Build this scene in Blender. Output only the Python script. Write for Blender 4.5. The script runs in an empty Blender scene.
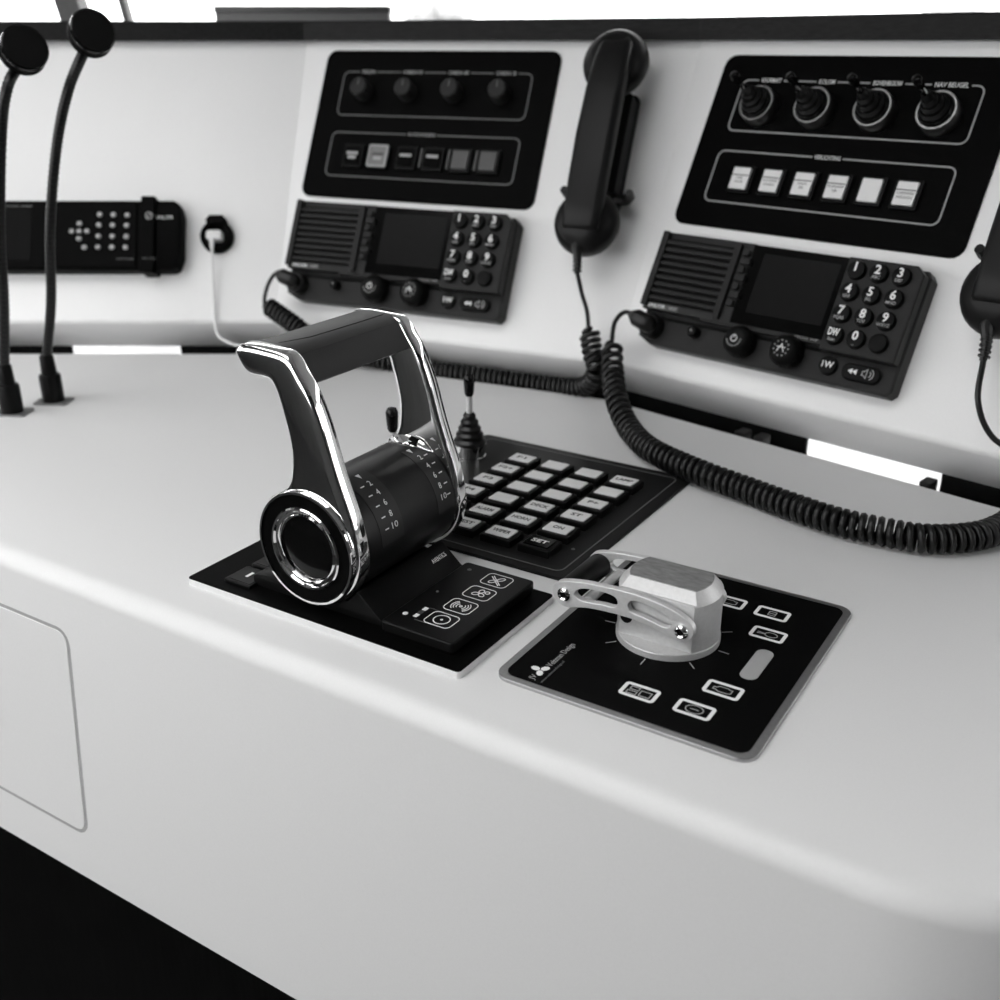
import bpy, bmesh, math, random
from mathutils import Vector, Matrix
random.seed(4)
scene = bpy.context.scene
COL = scene.collection
MM = 0.001
R = math.radians

# ------------------------------------------------------------------ camera
cam_data = bpy.data.cameras.new('camera')
cam = bpy.data.objects.new('camera', cam_data)
COL.objects.link(cam)
cam_data.sensor_width = 36.0
cam_data.lens = 36.0 * 1.0645
cam_data.clip_start = 0.01
cam_data.clip_end = 500
PITCH, YAW = 0.4051, 0.5618
cam.location = (0, 0, 0.295)
cam.rotation_euler = (math.pi / 2 - PITCH, 0, YAW)
cam_data.dof.use_dof = True
cam_data.dof.focus_distance = 0.60
cam_data.dof.aperture_fstop = 8.4
scene.camera = cam

# ------------------------------------------------------------------ world (bright overcast sky)
world = bpy.data.worlds.new('world')
scene.world = world
world.use_nodes = True
wn = world.node_tree
for n in list(wn.nodes):
    wn.nodes.remove(n)
w_out = wn.nodes.new('ShaderNodeOutputWorld')
w_bg = wn.nodes.new('ShaderNodeBackground')
w_tc = wn.nodes.new('ShaderNodeTexCoord')
w_ns = wn.nodes.new('ShaderNodeTexNoise')
w_ns.inputs['Scale'].default_value = 2.5
w_ns.inputs['Detail'].default_value = 4
w_cr = wn.nodes.new('ShaderNodeValToRGB')
w_cr.color_ramp.elements[0].color = (0.86, 0.86, 0.86, 1)
w_cr.color_ramp.elements[1].color = (1, 1, 1, 1)
wn.links.new(w_tc.outputs['Generated'], w_ns.inputs['Vector'])
wn.links.new(w_ns.outputs['Fac'], w_cr.inputs['Fac'])
wn.links.new(w_cr.outputs['Color'], w_bg.inputs['Color'])
wn.links.new(w_bg.outputs['Background'], w_out.inputs['Surface'])
w_bg.inputs['Strength'].default_value = 3.0

scene.view_settings.view_transform = 'Standard'
scene.view_settings.look = 'None'
scene.view_settings.gamma = 1
scene.view_settings.use_curve_mapping = False
scene.view_settings.exposure = 0.85

# ------------------------------------------------------------------ materials
MATS = {}
def mat(name, col, rough=0.5, metal=0.0, bump=0.0, scale=200.0, var=0.0, spec=0.5, stretch=None, coat=0.0):
    m = bpy.data.materials.new(name)
    m.use_nodes = True
    nt = m.node_tree
    b = nt.nodes['Principled BSDF']
    b.inputs['Roughness'].default_value = rough
    b.inputs['Metallic'].default_value = metal
    b.inputs['Specular IOR Level'].default_value = spec
    b.inputs['Coat Weight'].default_value = coat
    c = (col, col, col, 1)
    tc = nt.nodes.new('ShaderNodeTexCoord')
    mp = nt.nodes.new('ShaderNodeMapping')
    if stretch:
        mp.inputs['Scale'].default_value = stretch
    ns = nt.nodes.new('ShaderNodeTexNoise')
    ns.inputs['Scale'].default_value = scale
    ns.inputs['Detail'].default_value = 5
    nt.links.new(tc.outputs['Object'], mp.inputs['Vector'])
    nt.links.new(mp.outputs['Vector'], ns.inputs['Vector'])
    cr = nt.nodes.new('ShaderNodeValToRGB')
    lo, hi = max(0, col * (1 - var)), min(1, col * (1 + var))
    cr.color_ramp.elements[0].position = 0.3
    cr.color_ramp.elements[1].position = 0.7
    cr.color_ramp.elements[0].color = (lo, lo, lo, 1)
    cr.color_ramp.elements[1].color = (hi, hi, hi, 1)
    nt.links.new(ns.outputs['Fac'], cr.inputs['Fac'])
    nt.links.new(cr.outputs['Color'], b.inputs['Base Color'])
    if bump > 0:
        bp = nt.nodes.new('ShaderNodeBump')
        bp.inputs['Strength'].default_value = bump
        bp.inputs['Distance'].default_value = 0.0005
        nt.links.new(ns.outputs['Fac'], bp.inputs['Height'])
        nt.links.new(bp.outputs['Normal'], b.inputs['Normal'])
    MATS[name] = m
    return m

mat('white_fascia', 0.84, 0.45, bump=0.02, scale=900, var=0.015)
mat('white_console', 0.67, 0.45, bump=0.02, scale=900, var=0.015)  # darker copy of the fascia white, puts the light balance into colour
mat('white_room', 0.62, 0.6, var=0.02, scale=5)
mat('ceiling_paint', 0.80, 0.7, var=0.02, scale=5)
mat('panelling', 0.07, 0.5, var=0.3, scale=20, stretch=(6, 6, 0.5))
mat('floor_dark', 0.035, 0.5, var=0.3, scale=30)
mat('panel_black', 0.0018, 0.45, bump=0.03, scale=1500, var=0.1, spec=0.03)
mat('keypad_plate', 0.01, 0.38, bump=0.03, scale=1500, var=0.1, spec=0.12)
mat('black_plastic', 0.004, 0.35, bump=0.03, scale=1500, var=0.1, spec=0.12)
mat('black_gloss', 0.003, 0.12, var=0.1, spec=0.2)
mat('black_rubber', 0.004, 0.36, bump=0.05, scale=1200, var=0.15, spec=0.38)
mat('handset_black', 0.005, 0.42, bump=0.03, scale=1500, var=0.1, spec=0.22)
mat('black_void', 0.004, 0.8, var=0.1, spec=0.1)
mat('radio_grey', 0.022, 0.42, bump=0.05, scale=1500, var=0.1, spec=0.14)
mat('radio_dark', 0.005, 0.5, bump=0.03, scale=1500, var=0.1, spec=0.1)
mat('lcd', 0.01, 0.22, var=0.05, spec=0.08)
mat('lcd_matte', 0.004, 0.5, var=0.05, spec=0.05)
mat('drum_black', 0.007, 0.33, bump=0.03, scale=2000, var=0.1, spec=0.2)
mat('drum_patch', 0.02, 0.38, bump=0.03, scale=2000, var=0.1, spec=0.2)
mat('grip_black', 0.008, 0.42, bump=0.10, scale=1800, var=0.15, spec=0.2)
mat('chrome', 0.86, 0.045, metal=1.0, var=0.02)
mat('dark_chrome', 0.42, 0.10, metal=1.0, var=0.05, scale=60)
mat('satin_steel', 0.36, 0.28, metal=1.0, var=0.05)
mat('alu', 0.56, 0.42, metal=0.35, bump=0.06, scale=500, var=0.05)
mat('alu_top', 0.26, 0.5, metal=0.6, bump=0.10, scale=160, var=0.22, stretch=(1, 2.5, 1))
mat('alu_edge', 0.40, 0.38, metal=1.0, bump=0.05, scale=700, var=0.06)
mat('plate_edge', 0.70, 0.4, metal=0.3, var=0.03)
mat('print_white', 0.80, 0.5, var=0.02)
mat('print_grey', 0.33, 0.5, var=0.02)
mat('print_dim', 0.11, 0.5, var=0.02)
mat('lens_white', 0.72, 0.4, var=0.02)
mat('lens_key', 0.68, 0.35, var=0.05, scale=80)
mat('lens_grey', 0.05, 0.4, var=0.05)
mat('lens_lit', 0.15, 0.4, var=0.05)
mat('print_black', 0.01, 0.5, var=0.02)
mat('cable_white', 0.74, 0.5, var=0.02)
mat('metal_dull', 0.22, 0.45, metal=0.7, var=0.2, scale=300)
mat('frame_dark', 0.05, 0.5, var=0.1)
mat('bar_grey', 0.07, 0.4, var=0.05)
mat('groove_shade', 0.34, 0.6, var=0.05)
mat('case_grey', 0.16, 0.5, var=0.05)
mat('wood_dark', 0.008, 0.5, bump=0.1, scale=60, var=0.6, stretch=(0.6, 9, 9), spec=0.15)
mat('wood_base', 0.003, 0.6, bump=0.1, scale=60, var=0.6, stretch=(9, 9, 0.4), spec=0.03)
mat('water', 0.10, 0.15, bump=0.3, scale=3, var=0.2)
mat('foliage', 0.30, 0.8, var=0.3, scale=6)

gm = bpy.data.materials.new('window_glass')
gm.use_nodes = True
gnt = gm.node_tree
for n in list(gnt.nodes):
    gnt.nodes.remove(n)
go = gnt.nodes.new('ShaderNodeOutputMaterial')
gmix = gnt.nodes.new('ShaderNodeMixShader')
gtr = gnt.nodes.new('ShaderNodeBsdfTransparent')
gtr.inputs['Color'].default_value = (0.96, 0.96, 0.96, 1)
ggl = gnt.nodes.new('ShaderNodeBsdfGlossy')
ggl.inputs['Roughness'].default_value = 0.02
glw = gnt.nodes.new('ShaderNodeFresnel')
glw.inputs['IOR'].default_value = 1.3
gnt.links.new(glw.outputs['Fac'], gmix.inputs['Fac'])
gnt.links.new(gtr.outputs['BSDF'], gmix.inputs[1])
gnt.links.new(ggl.outputs['BSDF'], gmix.inputs[2])
gnt.links.new(gmix.outputs['Shader'], go.inputs['Surface'])
MATS['window_glass'] = gm

# ------------------------------------------------------------------ object helpers (all lengths in mm)
def link(name, me, material, parent=None, loc=None, label=None, smooth=35, shared=False):
    if not shared:
        me.materials.clear()
        me.materials.append(MATS[material])
        if me.get('prism'):
            del me['prism']
            smooth = min(smooth, 22)
        if smooth:
            for p in me.polygons:
                p.use_smooth = True
            me.set_sharp_from_angle(angle=R(smooth))
        me.name = name
    o = bpy.data.objects.new(name, me)
    COL.objects.link(o)
    if parent is not None:
        o.parent = parent
    if loc is not None:
        o.location = Vector(loc) * MM
    if label:
        o['label'] = label
    return o

def fin(bm):
    bmesh.ops.recalc_face_normals(bm, faces=bm.faces[:])
    bmesh.ops.scale(bm, vec=(MM, MM, MM), verts=bm.verts[:])
    me = bpy.data.meshes.new('m')
    bm.to_mesh(me)
    bm.free()
    return me

def thing(name, label, cat, loc=(0, 0, 0), axes=None, group=None, scale=1.0):
    o = bpy.data.objects.new(name, None)
    o.empty_display_size = 0.02
    COL.objects.link(o)
    if axes:
        m = Matrix((axes[0], axes[1], axes[2])).transposed().to_4x4()
    else:
        m = Matrix.Identity(4)
    m = Matrix.Translation(Vector(loc) * MM) @ m @ Matrix.Scale(scale, 4)
    o.matrix_world = m
    tag(o, label, cat, group)
    return o

def tag(o, label, cat, group=None):
    o['label'] = label
    o['category'] = cat
    if group:
        o['group'] = group
    return o

def struct(o):
    o['kind'] = 'structure'
    return o

def rrect(w, h, r, cx=0, cy=0, n=5):
    pts = []
    r = max(min(r, w / 2 - 1e-4, h / 2 - 1e-4), 1e-3)
    for (sx, sy, a0) in ((1, 1, 0), (-1, 1, 90), (-1, -1, 180), (1, -1, 270)):
        for i in range(n + 1):
            a = R(a0 + 90 * i / n)
            pts.append((cx + sx * (w / 2 - r) + r * math.cos(a), cy + sy * (h / 2 - r) + r * math.sin(a)))
    return pts

def bm_prism(bm, pts, z0, z1, bev=0.0, seg=2, both=False):
    vs = [bm.verts.new((x, y, z0)) for x, y in pts]
    f = bm.faces.new(vs)
    ex = bmesh.ops.extrude_face_region(bm, geom=[f])
    top = [e for e in ex['geom'] if isinstance(e, bmesh.types.BMVert)]
    bmesh.ops.translate(bm, vec=(0, 0, z1 - z0), verts=top)
    if bev > 0:
        tops = set(top)
        edges = [e for e in bm.edges if e.verts[0] in tops and e.verts[1] in tops]
        if both:
            lows = set(vs)
            edges += [e for e in bm.edges if e.verts[0] in lows and e.verts[1] in lows]
        bmesh.ops.bevel(bm, geom=edges, offset=bev, segments=seg, profile=0.5, affect='EDGES')

def prism(pts, z0, z1, bev=0.0, seg=2, both=False):
    bm = bmesh.new()
    bm_prism(bm, pts, z0, z1, bev, seg, both)
    me = fin(bm)
    me['prism'] = 1
    return me

def slab(w, h, z0, z1, r=1.0, bev=0.0, cx=0, cy=0, n=4, seg=2, both=False):
    return prism(rrect(w, h, r, cx, cy, n), z0, z1, bev, seg, both)

def disc(rad, z0, z1, bev=0.0, cx=0, cy=0, n=24, seg=2):
    return prism([(cx + rad * math.cos(2 * math.pi * i / n), cy + rad * math.sin(2 * math.pi * i / n)) for i in range(n)], z0, z1, bev, seg)

def lathe(prof, n=28, m=None):
    """prof: (radius, z) from one pole / rim to the other; revolved about local Z."""
    bm = bmesh.new()
    rings = []
    for r, z in prof:
        if r < 1e-6:
            rings.append([bm.verts.new((0, 0, z))])
        else:
            rings.append([bm.verts.new((r * math.cos(2 * math.pi * i / n), r * math.sin(2 * math.pi * i / n), z)) for i in range(n)])
    for a, b in zip(rings, rings[1:]):
        for i in range(n):
            j = (i + 1) % n
            if len(a) == 1 and len(b) == 1:
                continue
            if len(a) == 1:
                bm.faces.new((a[0], b[i], b[j]))
            elif len(b) == 1:
                bm.faces.new((a[i], a[j], b[0]))
            else:
                bm.faces.new((a[i], a[j], b[j], b[i]))
    if m is not None:
        bm.transform(m)
    return fin(bm)

def bm_tube(bm, path, rad, n=8, cap=True):
    path = [Vector(p) for p in path]
    rads = rad if isinstance(rad, (list, tuple)) else [rad] * len(path)
    t0 = (path[1] - path[0]).normalized()
    up = Vector((0, 0, 1)) if abs(t0.z) < 0.9 else Vector((1, 0, 0))
    nrm = (up - t0 * up.dot(t0)).normalized()
    rings = []
    for i, p in enumerate(path):
        if i == 0:
            t = t0
        elif i == len(path) - 1:
            t = (path[i] - path[i - 1]).normalized()
        else:
            t = (path[i + 1] - path[i - 1]).normalized()
        nrm = (nrm - t * nrm.dot(t)).normalized()
        b = t.cross(nrm)
        rings.append([bm.verts.new(p + (nrm * math.cos(2 * math.pi * k / n) + b * math.sin(2 * math.pi * k / n)) * rads[i]) for k in range(n)])
    for a, b in zip(rings, rings[1:]):
        for k in range(n):
            j = (k + 1) % n
            bm.faces.new((a[k], a[j], b[j], b[k]))
    if cap:
        bm.faces.new(rings[0][::-1])
        bm.faces.new(rings[-1])

def tube(path, rad, n=8):
    bm = bmesh.new()
    bm_tube(bm, path, rad, n)
    return fin(bm)

def spline(pts, per=10):
    """Catmull-Rom through pts."""
    P = [Vector(p) for p in pts]
    P = [P[0] * 2 - P[1]] + P + [P[-1] * 2 - P[-2]]
    out = []
    for i in range(1, len(P) - 2):
        for k in range(per):
            t = k / per
            a, b, c, d = P[i - 1], P[i], P[i + 1], P[i + 2]
            out.append(0.5 * ((2 * b) + (c - a) * t + (2 * a - 5 * b + 4 * c - d) * t * t + (3 * b - a - 3 * c + d) * t ** 3))
    out.append(P[-2])
    return out

def helix(path, R0, pitch, seg=14, taper=5, slack=0.0):
    """coil around a smooth path (list of points); returns points of the wire."""
    L = [0.0]
    for a, b in zip(path, path[1:]):
        L.append(L[-1] + (b - a).length)
    total = L[-1]
    N = int(total / pitch * seg)
    t0 = (path[1] - path[0]).normalized()
    up = Vector((0, 0, 1)) if abs(t0.z) < 0.9 else Vector((1, 0, 0))
    nrm = (up - t0 * up.dot(t0)).normalized()
    out = []
    j = 0
    ang = 0.0
    for i in range(N + 1):
        s = total * i / N
        while j < len(L) - 2 and L[j + 1] < s:
            j += 1
        u = (s - L[j]) / max(L[j + 1] - L[j], 1e-6)
        p = path[j].lerp(path[j + 1], u)
        ta = (path[min(j + 1, len(path) - 1)] - path[max(j - 1, 0)]).normalized()
        tb = (path[min(j + 2, len(path) - 1)] - path[j]).normalized()
        t = ta.lerp(tb, u).normalized()
        nrm = (nrm - t * nrm.dot(t)).normalized()
        b = t.cross(nrm)
        pk = pitch * (1 + slack * math.exp(-(s / 105.0) ** 2))
        ang += 2 * math.pi * (total / N) / pk
        a = ang
        e = min(1.0, min(s, total - s) / taper)
        rr = R0 * (0.25 + 0.75 * e)
        out.append(p + (nrm * math.cos(a) + b * math.sin(a)) * rr)
    return out

def bm_ribbon(bm, pts, w, z0, z1, closed=False):
    n = len(pts)
    L, Rr = [], []
    for i in range(n):
        p = Vector(pts[i])
        if closed:
            a, b = Vector(pts[i - 1]), Vector(pts[(i + 1) % n])
        else:
            a, b = Vector(pts[max(i - 1, 0)]), Vector(pts[min(i + 1, n - 1)])
        d1 = (p - a).normalized() if (p - a).length > 1e-9 else None
        d2 = (b - p).normalized() if (b - p).length > 1e-9 else None
        d1 = d1 or d2
        d2 = d2 or d1
        t = (d1 + d2).normalized()
        nn = Vector((-t.y, t.x))
        k = 1.0 / max(0.5, nn.dot(Vector((-d1.y, d1.x))))
        L.append(p + nn * w / 2 * k)
        Rr.append(p - nn * w / 2 * k)
    rows = []
    for l, r in zip(L, Rr):
        rows.append([bm.verts.new((l.x, l.y, z0)), bm.verts.new((l.x, l.y, z1)), bm.verts.new((r.x, r.y, z1)), bm.verts.new((r.x, r.y, z0))])
    m = n if closed else n - 1
    for i in range(m):
        a, b = rows[i], rows[(i + 1) % n]
        for k in range(3):
            bm.faces.new((a[k], a[k + 1], b[k + 1], b[k]))
    if not closed:
        bm.faces.new(rows[0])
        bm.faces.new(rows[-1][::-1])

def ribbons(strokes, w, z0=0.0, z1=0.2):
    bm = bmesh.new()
    for st in strokes:
        closed = False
        if isinstance(st, tuple):
            st, closed = st
        bm_ribbon(bm, st, w, z0, z1, closed)
    return fin(bm)

def ringpts(r, cx=0, cy=0, n=20, ry=None):
    ry = ry or r
    return [(cx + r * math.cos(2 * math.pi * i / n), cy + ry * math.sin(2 * math.pi * i / n)) for i in range(n)]

def border_with_gaps(w, h, r, gaps):
    """rounded outline (centre 0,0) whose TOP edge is broken at the x-intervals in gaps."""
    cor = rrect(w, h, r, 0, 0, 5)
    # order: top-right corner first (angle 0..90), then top-left ...
    tr, tl, bl, br = cor[0:6], cor[6:12], cor[12:18], cor[18:24]
    y = h / 2
    cuts = sorted(gaps, reverse=True)
    strokes = []
    cur = br[:] + tr[:]
    strokes_main = []
    x_now = tr[-1]
    seg = cur
    for (a, b) in cuts:
        seg = seg + [(b, y)]
        strokes.append(seg)
        seg = [(a, y)]
    seg = seg + tl + bl
    # close bottom: join last segment with the first one
    strokes.append(seg)
    strokes[0] = strokes[-1] + strokes[0] if len(strokes) > 1 else strokes[0]
    if len(strokes) > 1:
        strokes.pop()
    else:
        strokes = [(seg, True)]
    return strokes

def text_mesh(s, size, ext=0.06, width=None, align='CENTER', bold=0.0):
    c = bpy.data.curves.new('t', 'FONT')
    c.body = s
    c.size = size
    c.extrude = ext
    c.align_x = align
    c.align_y = 'CENTER'
    c.resolution_u = 2
    c.offset = bold
    o = bpy.data.objects.new('t', c)
    me = bpy.data.meshes.new_from_object(o)
    bpy.data.objects.remove(o)
    bpy.data.curves.remove(c)
    if width and len(me.vertices):
        xs = [v.co.x for v in me.vertices]
        k = width / (max(xs) - min(xs))
        for v in me.vertices:
            v.co.x *= k
    for v in me.vertices:
        v.co *= MM
    return me

def text(parent, s, size, x, y, z, material='print_white', width=None, rot=0, name='lettering', ext=0.06, align='CENTER', bold=0.0):
    o = link(name, text_mesh(s, size, ext, width, align, bold), material, parent, (x, y, z), smooth=0)
    o.rotation_euler = (0, 0, R(rot))
    return o

def shape2d(loops, ext, bev=0.0, res=2):
    """filled 2-D outline (first loop) with holes (others), extruded +-ext about z=0."""
    c = bpy.data.curves.new('s', 'CURVE')
    c.dimensions = '2D'
    c.fill_mode = 'BOTH'
    c.extrude = ext - bev
    c.bevel_depth = bev
    c.bevel_resolution = res
    c.offset = -bev
    for L in loops:
        s = c.splines.new('POLY')
        s.points.add(len(L) - 1)
        s.use_cyclic_u = True
        for p, q in zip(s.points, L):
            p.co = (q[0], q[1], 0, 1)
    o = bpy.data.objects.new('s', c)
    me = bpy.data.meshes.new_from_object(o)
    bpy.data.objects.remove(o)
    bpy.data.curves.remove(c)
    for v in me.vertices:
        v.co *= MM
    bm = bmesh.new()
    bm.from_mesh(me)
    bmesh.ops.remove_doubles(bm, verts=bm.verts[:], dist=1e-6)
    bmesh.ops.recalc_face_normals(bm, faces=bm.faces[:])
    bm.to_mesh(me)
    bm.free()
    return me

def smooth2d(pts, per=6):
    n = len(pts)
    out = []
    for i in range(n):
        a, b, c, d = (Vector(pts[(i + k) % n]) for k in (-1, 0, 1, 2))
        for k in range(per):
            t = k / per
            out.append(tuple(0.5 * ((2 * b) + (c - a) * t + (2 * a - 5 * b + 4 * c - d) * t * t + (3 * b - a - 3 * c + d) * t ** 3)))
    return out

# ------------------------------------------------------------------ facet frames of the upper console
TILT = R(63)
def facet(p0, az):
    a = R(az)
    h = Vector((math.cos(a), math.sin(a), 0))
    v = Vector((-math.sin(a) * math.cos(TILT), math.cos(a) * math.cos(TILT), math.sin(TILT)))
    return Vector(p0), h, v, h.cross(v)
FR = facet((-272.875, 799.784, 1.362), -11.96)
FM = facet((-510.735, 813.479, -1.362), 7.54)
FL = facet((-911.713, 691.535, 0.0), 32.0)
def fp(F, u, v, off=0.0):
    return F[0] + F[1] * u + F[2] * v + F[3] * off
def fthing(F, u, v, name, label, cat, group=None, scale=1.0, off=0.0):
    return thing(name, label, cat, fp(F, u, v, off), (F[1], F[2], F[3]), group, scale)

# base line of the fascia on the desk (z = 0): left end, crease, crease, right end
BASE = [Vector((-1448.9, 355.9)), Vector((-770.46, 779.80)), Vector((-408.23, 827.75)), Vector((60.0, 728.5))]
def mitre(i):
    def nb(a, b):
        d = (b - a).normalized()
        return Vector((-d.y, d.x))
    if i == 0:
        return nb(BASE[0], BASE[1])
    if i == 3:
        return nb(BASE[2], BASE[3])
    n1, n2 = nb(BASE[i - 1], BASE[i]), nb(BASE[i], BASE[i + 1])
    m = (n1 + n2).normalized()
    return m / m.dot(n1)
MIT = [mitre(i) for i in range(4)]
def bpt(i, b, z):
    p = BASE[i] + MIT[i] * b
    return (p.x, p.y, z)
def bseg(i, prof):
    """solid between base vertices i and i+1 swept along a closed profile of (back, z)."""
    bm = bmesh.new()
    A = [bm.verts.new(bpt(i, b, z)) for b, z in prof]
    B = [bm.verts.new(bpt(i + 1, b, z)) for b, z in prof]
    n = len(prof)
    for k in range(n):
        j = (k + 1) % n
        bm.faces.new((A[k], A[j], B[j], B[k]))
    bm.faces.new(A[::-1])
    bm.faces.new(B)
    return fin(bm)

# ================================================================== SETTING
def box_me(x0, x1, y0, y1, z0, z1):
    return prism([(x0, y0), (x1, y0), (x1, y1), (x0, y1)], z0, z1)

FLOOR_Z, CEIL_Z = -900, 1200
XL, XR, YB, YF = -2900, 1500, -1700, 2100
WB = 420
corner = [BASE[i] + MIT[i] * WB for i in range(4)]
lead = (corner[0] - corner[1]).normalized()
corner[0] = corner[1] + lead * ((corner[1].x - XL) / -lead.x)
tail = (corner[3] - corner[2]).normalized()
corner[3] = corner[2] + tail * ((XR - corner[2].x) / tail.x)
FRONT = [tuple(corner[3]), tuple(corner[2]), tuple(corner[1]), tuple(corner[0])]
struct(link('floor', prism([(XL, YB), (XR, YB)] + FRONT, FLOOR_Z - 40, FLOOR_Z), 'floor_dark', smooth=0))
# ceiling with an unseen roof light, added to brighten desk and fascia
SX0, SX1, SY0, SY1 = -2250, -80, -1150, 250
def front_y(x):
    for p, q in zip(corner, corner[1:]):
        if p.x <= x <= q.x:
            return p.y + (q.y - p.y) * (x - p.x) / (q.x - p.x)
bm = bmesh.new()
for pts in ([(XL, YB), (SX0, YB), (SX0, front_y(SX0)), tuple(corner[0])],
            [(SX1, YB), (XR, YB), tuple(corner[3]), (SX1, front_y(SX1))],
            [(SX0, YB), (SX1, YB), (SX1, SY0), (SX0, SY0)],
            [(SX0, SY1), (SX1, SY1), (SX1, front_y(SX1)), tuple(corner[2]), tuple(corner[1]), (SX0, front_y(SX0))]):
    bm_prism(bm, pts, CEIL_Z, CEIL_Z + 40)
struct(link('ceiling', fin(bm), 'ceiling_paint', smooth=0))
bm = bmesh.new()
NB = 3
for k in range(NB + 1):
    x = SX0 + (SX1 - SX0) * k / NB
    bm_prism(bm, [(x - 25, SY0), (x + 25, SY0), (x + 25, SY1), (x - 25, SY1)], CEIL_Z + 2, CEIL_Z + 38)
for y in (SY0 + 20, SY1 - 20):
    bm_prism(bm, [(SX0, y - 20), (SX1, y - 20), (SX1, y + 20), (SX0, y + 20)], CEIL_Z + 2, CEIL_Z + 38)
rw = struct(link('added_roof_light', fin(bm), 'frame_dark', smooth=0))
for k in range(NB):
    xa, xb = SX0 + (SX1 - SX0) * k / NB + 25, SX0 + (SX1 - SX0) * (k + 1) / NB - 25
    link('pane', box_me(xa, xb, SY0 + 40, SY1 - 40, CEIL_Z + 18, CEIL_Z + 22), 'window_glass', rw)

def wall_with_window(wname, wn_name, origin, axis, length, sill, head, bays, thick=40, wmat='white_room'):
    """lower wall + head wall, posts and panes as one window."""
    ax = Vector(axis).normalized()
    nr = Vector((-ax.y, ax.x))
    o = Vector(origin)
    def quad(s0, s1, t0, t1):
        return [tuple(o + ax * s0 + nr * t0), tuple(o + ax * s1 + nr * t0), tuple(o + ax * s1 + nr * t1), tuple(o + ax * s0 + nr * t1)]
    bm = bmesh.new()
    bm_prism(bm, quad(0, length, 0, thick), FLOOR_Z, sill)
    bm_prism(bm, quad(0, length, 0, thick), head, CEIL_Z)
    if bays[0] > 60:
        bm_prism(bm, quad(0, bays[0], 0, thick), sill, head)
    if bays[-1] < length - 60:
        bm_prism(bm, quad(bays[-1], length, 0, thick), sill, head)
    w = struct(link(wname, fin(bm), wmat, smooth=0))
    bm = bmesh.new()
    pw = 55
    for s in bays:
        bm_prism(bm, quad(s - pw / 2, s + pw / 2, 4, thick - 4), sill, head)
    bm_prism(bm, quad(bays[0], bays[-1], 4, thick - 4), sill, sill + 20)
    bm_prism(bm, quad(bays[0], bays[-1], 4, thick - 4), head - 20, head)
    wd = struct(link(wn_name, fin(bm), 'frame_dark'))
    for a, b in zip(bays, bays[1:]):
        bm = bmesh.new()
        bm_prism(bm, quad(a + pw / 2, b - pw / 2, thick / 2 - 2, thick / 2 + 2), sill + 20, head - 20)
        link('pane', fin(bm), 'window_glass', wd)
    return wd

# left, rear and right sides of the wheelhouse
wall_with_window('wall_left', 'window_1', (XL, corner[0].y - 10), (0, -1), corner[0].y - 10 - YB, 100, 1080, [30, (corner[0].y - YB) / 2, corner[0].y - YB - 40], wmat='panelling')
wall_with_window('wall_rear', 'window_2', (XL, YB), (1, 0), XR - XL, 130, 1080, [30, 950, 1870, 2790], wmat='panelling')
wall_with_window('wall_right', 'window_3', (XR, YB), (0, 1), corner[3].y - 10 - YB, 450, 900, [1900, 2250, 2600], wmat='panelling')

# front windows follow the facets of the console, 420 mm behind its foot
HEAD = 520
fw = bmesh.new()
front_wall = bmesh.new()
pane_list = []
posts = []
for a, b, marks in ((corner[0], corner[1], (0.0, 0.45)), (corner[1], corner[2], (0.0,)), (corner[2], corner[3], (0.0, 0.5, 1.0))):
    d = (b - a).normalized()
    nr = Vector((-d.y, d.x))
    q = lambda s0, s1, t0, t1: [tuple(a + d * s0 + nr * t0), tuple(a + d * s1 + nr * t0), tuple(a + d * s1 + nr * t1), tuple(a + d * s0 + nr * t1)]
    L = (b - a).length
    bm_prism(front_wall, q(0, L, 0, 40), FLOOR_Z, -30)
    bm_prism(front_wall, q(0, L, 0, 40), HEAD, CEIL_Z)
    pane_list.append(q(0, L, 18, 22))
struct(link('wall_front', fin(front_wall), 'white_room'))
# leaning window posts
def post(bm, foot, topv, wx, wy, d):
    nr = Vector((-d.y, d.x))
    ring = []
    for (p, z) in ((foot, -30), (topv, HEAD)):
        ring.append([bm.verts.new((*(p + d * sx * wx / 2 + nr * (20 + sy * wy / 2)), z)) for sx, sy in ((-1, -1), (1, -1), (1, 1), (-1, 1))])
    for k in range(4):
        j = (k + 1) % 4
        bm.faces.new((ring[0][k], ring[0][j], ring[1][j], ring[1][k]))
    bm.faces.new(ring[0][::-1])
    bm.faces.new(ring[1])
dL = (corner[1] - corner[0]).normalized()
dR = (corner[3] - corner[2]).normalized()
pb = Vector((-1252, 974))
pt = Vector((-1196, 1009))
post(fw, pb + dL * 60, pb - dL * 45, 30, 36, dL)
post(fw, pt + dL * 55, pt - dL * 40, 8, 20, dL)
post(fw, corner[2] + dR * 900, corner[2] + dR * 900, 40, 36, dR)
wf = struct(link('window_4', fin(fw), 'frame_dark'))
for q in pane_list:
    link('pane', prism(q, -30, HEAD), 'window_glass', wf)

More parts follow.
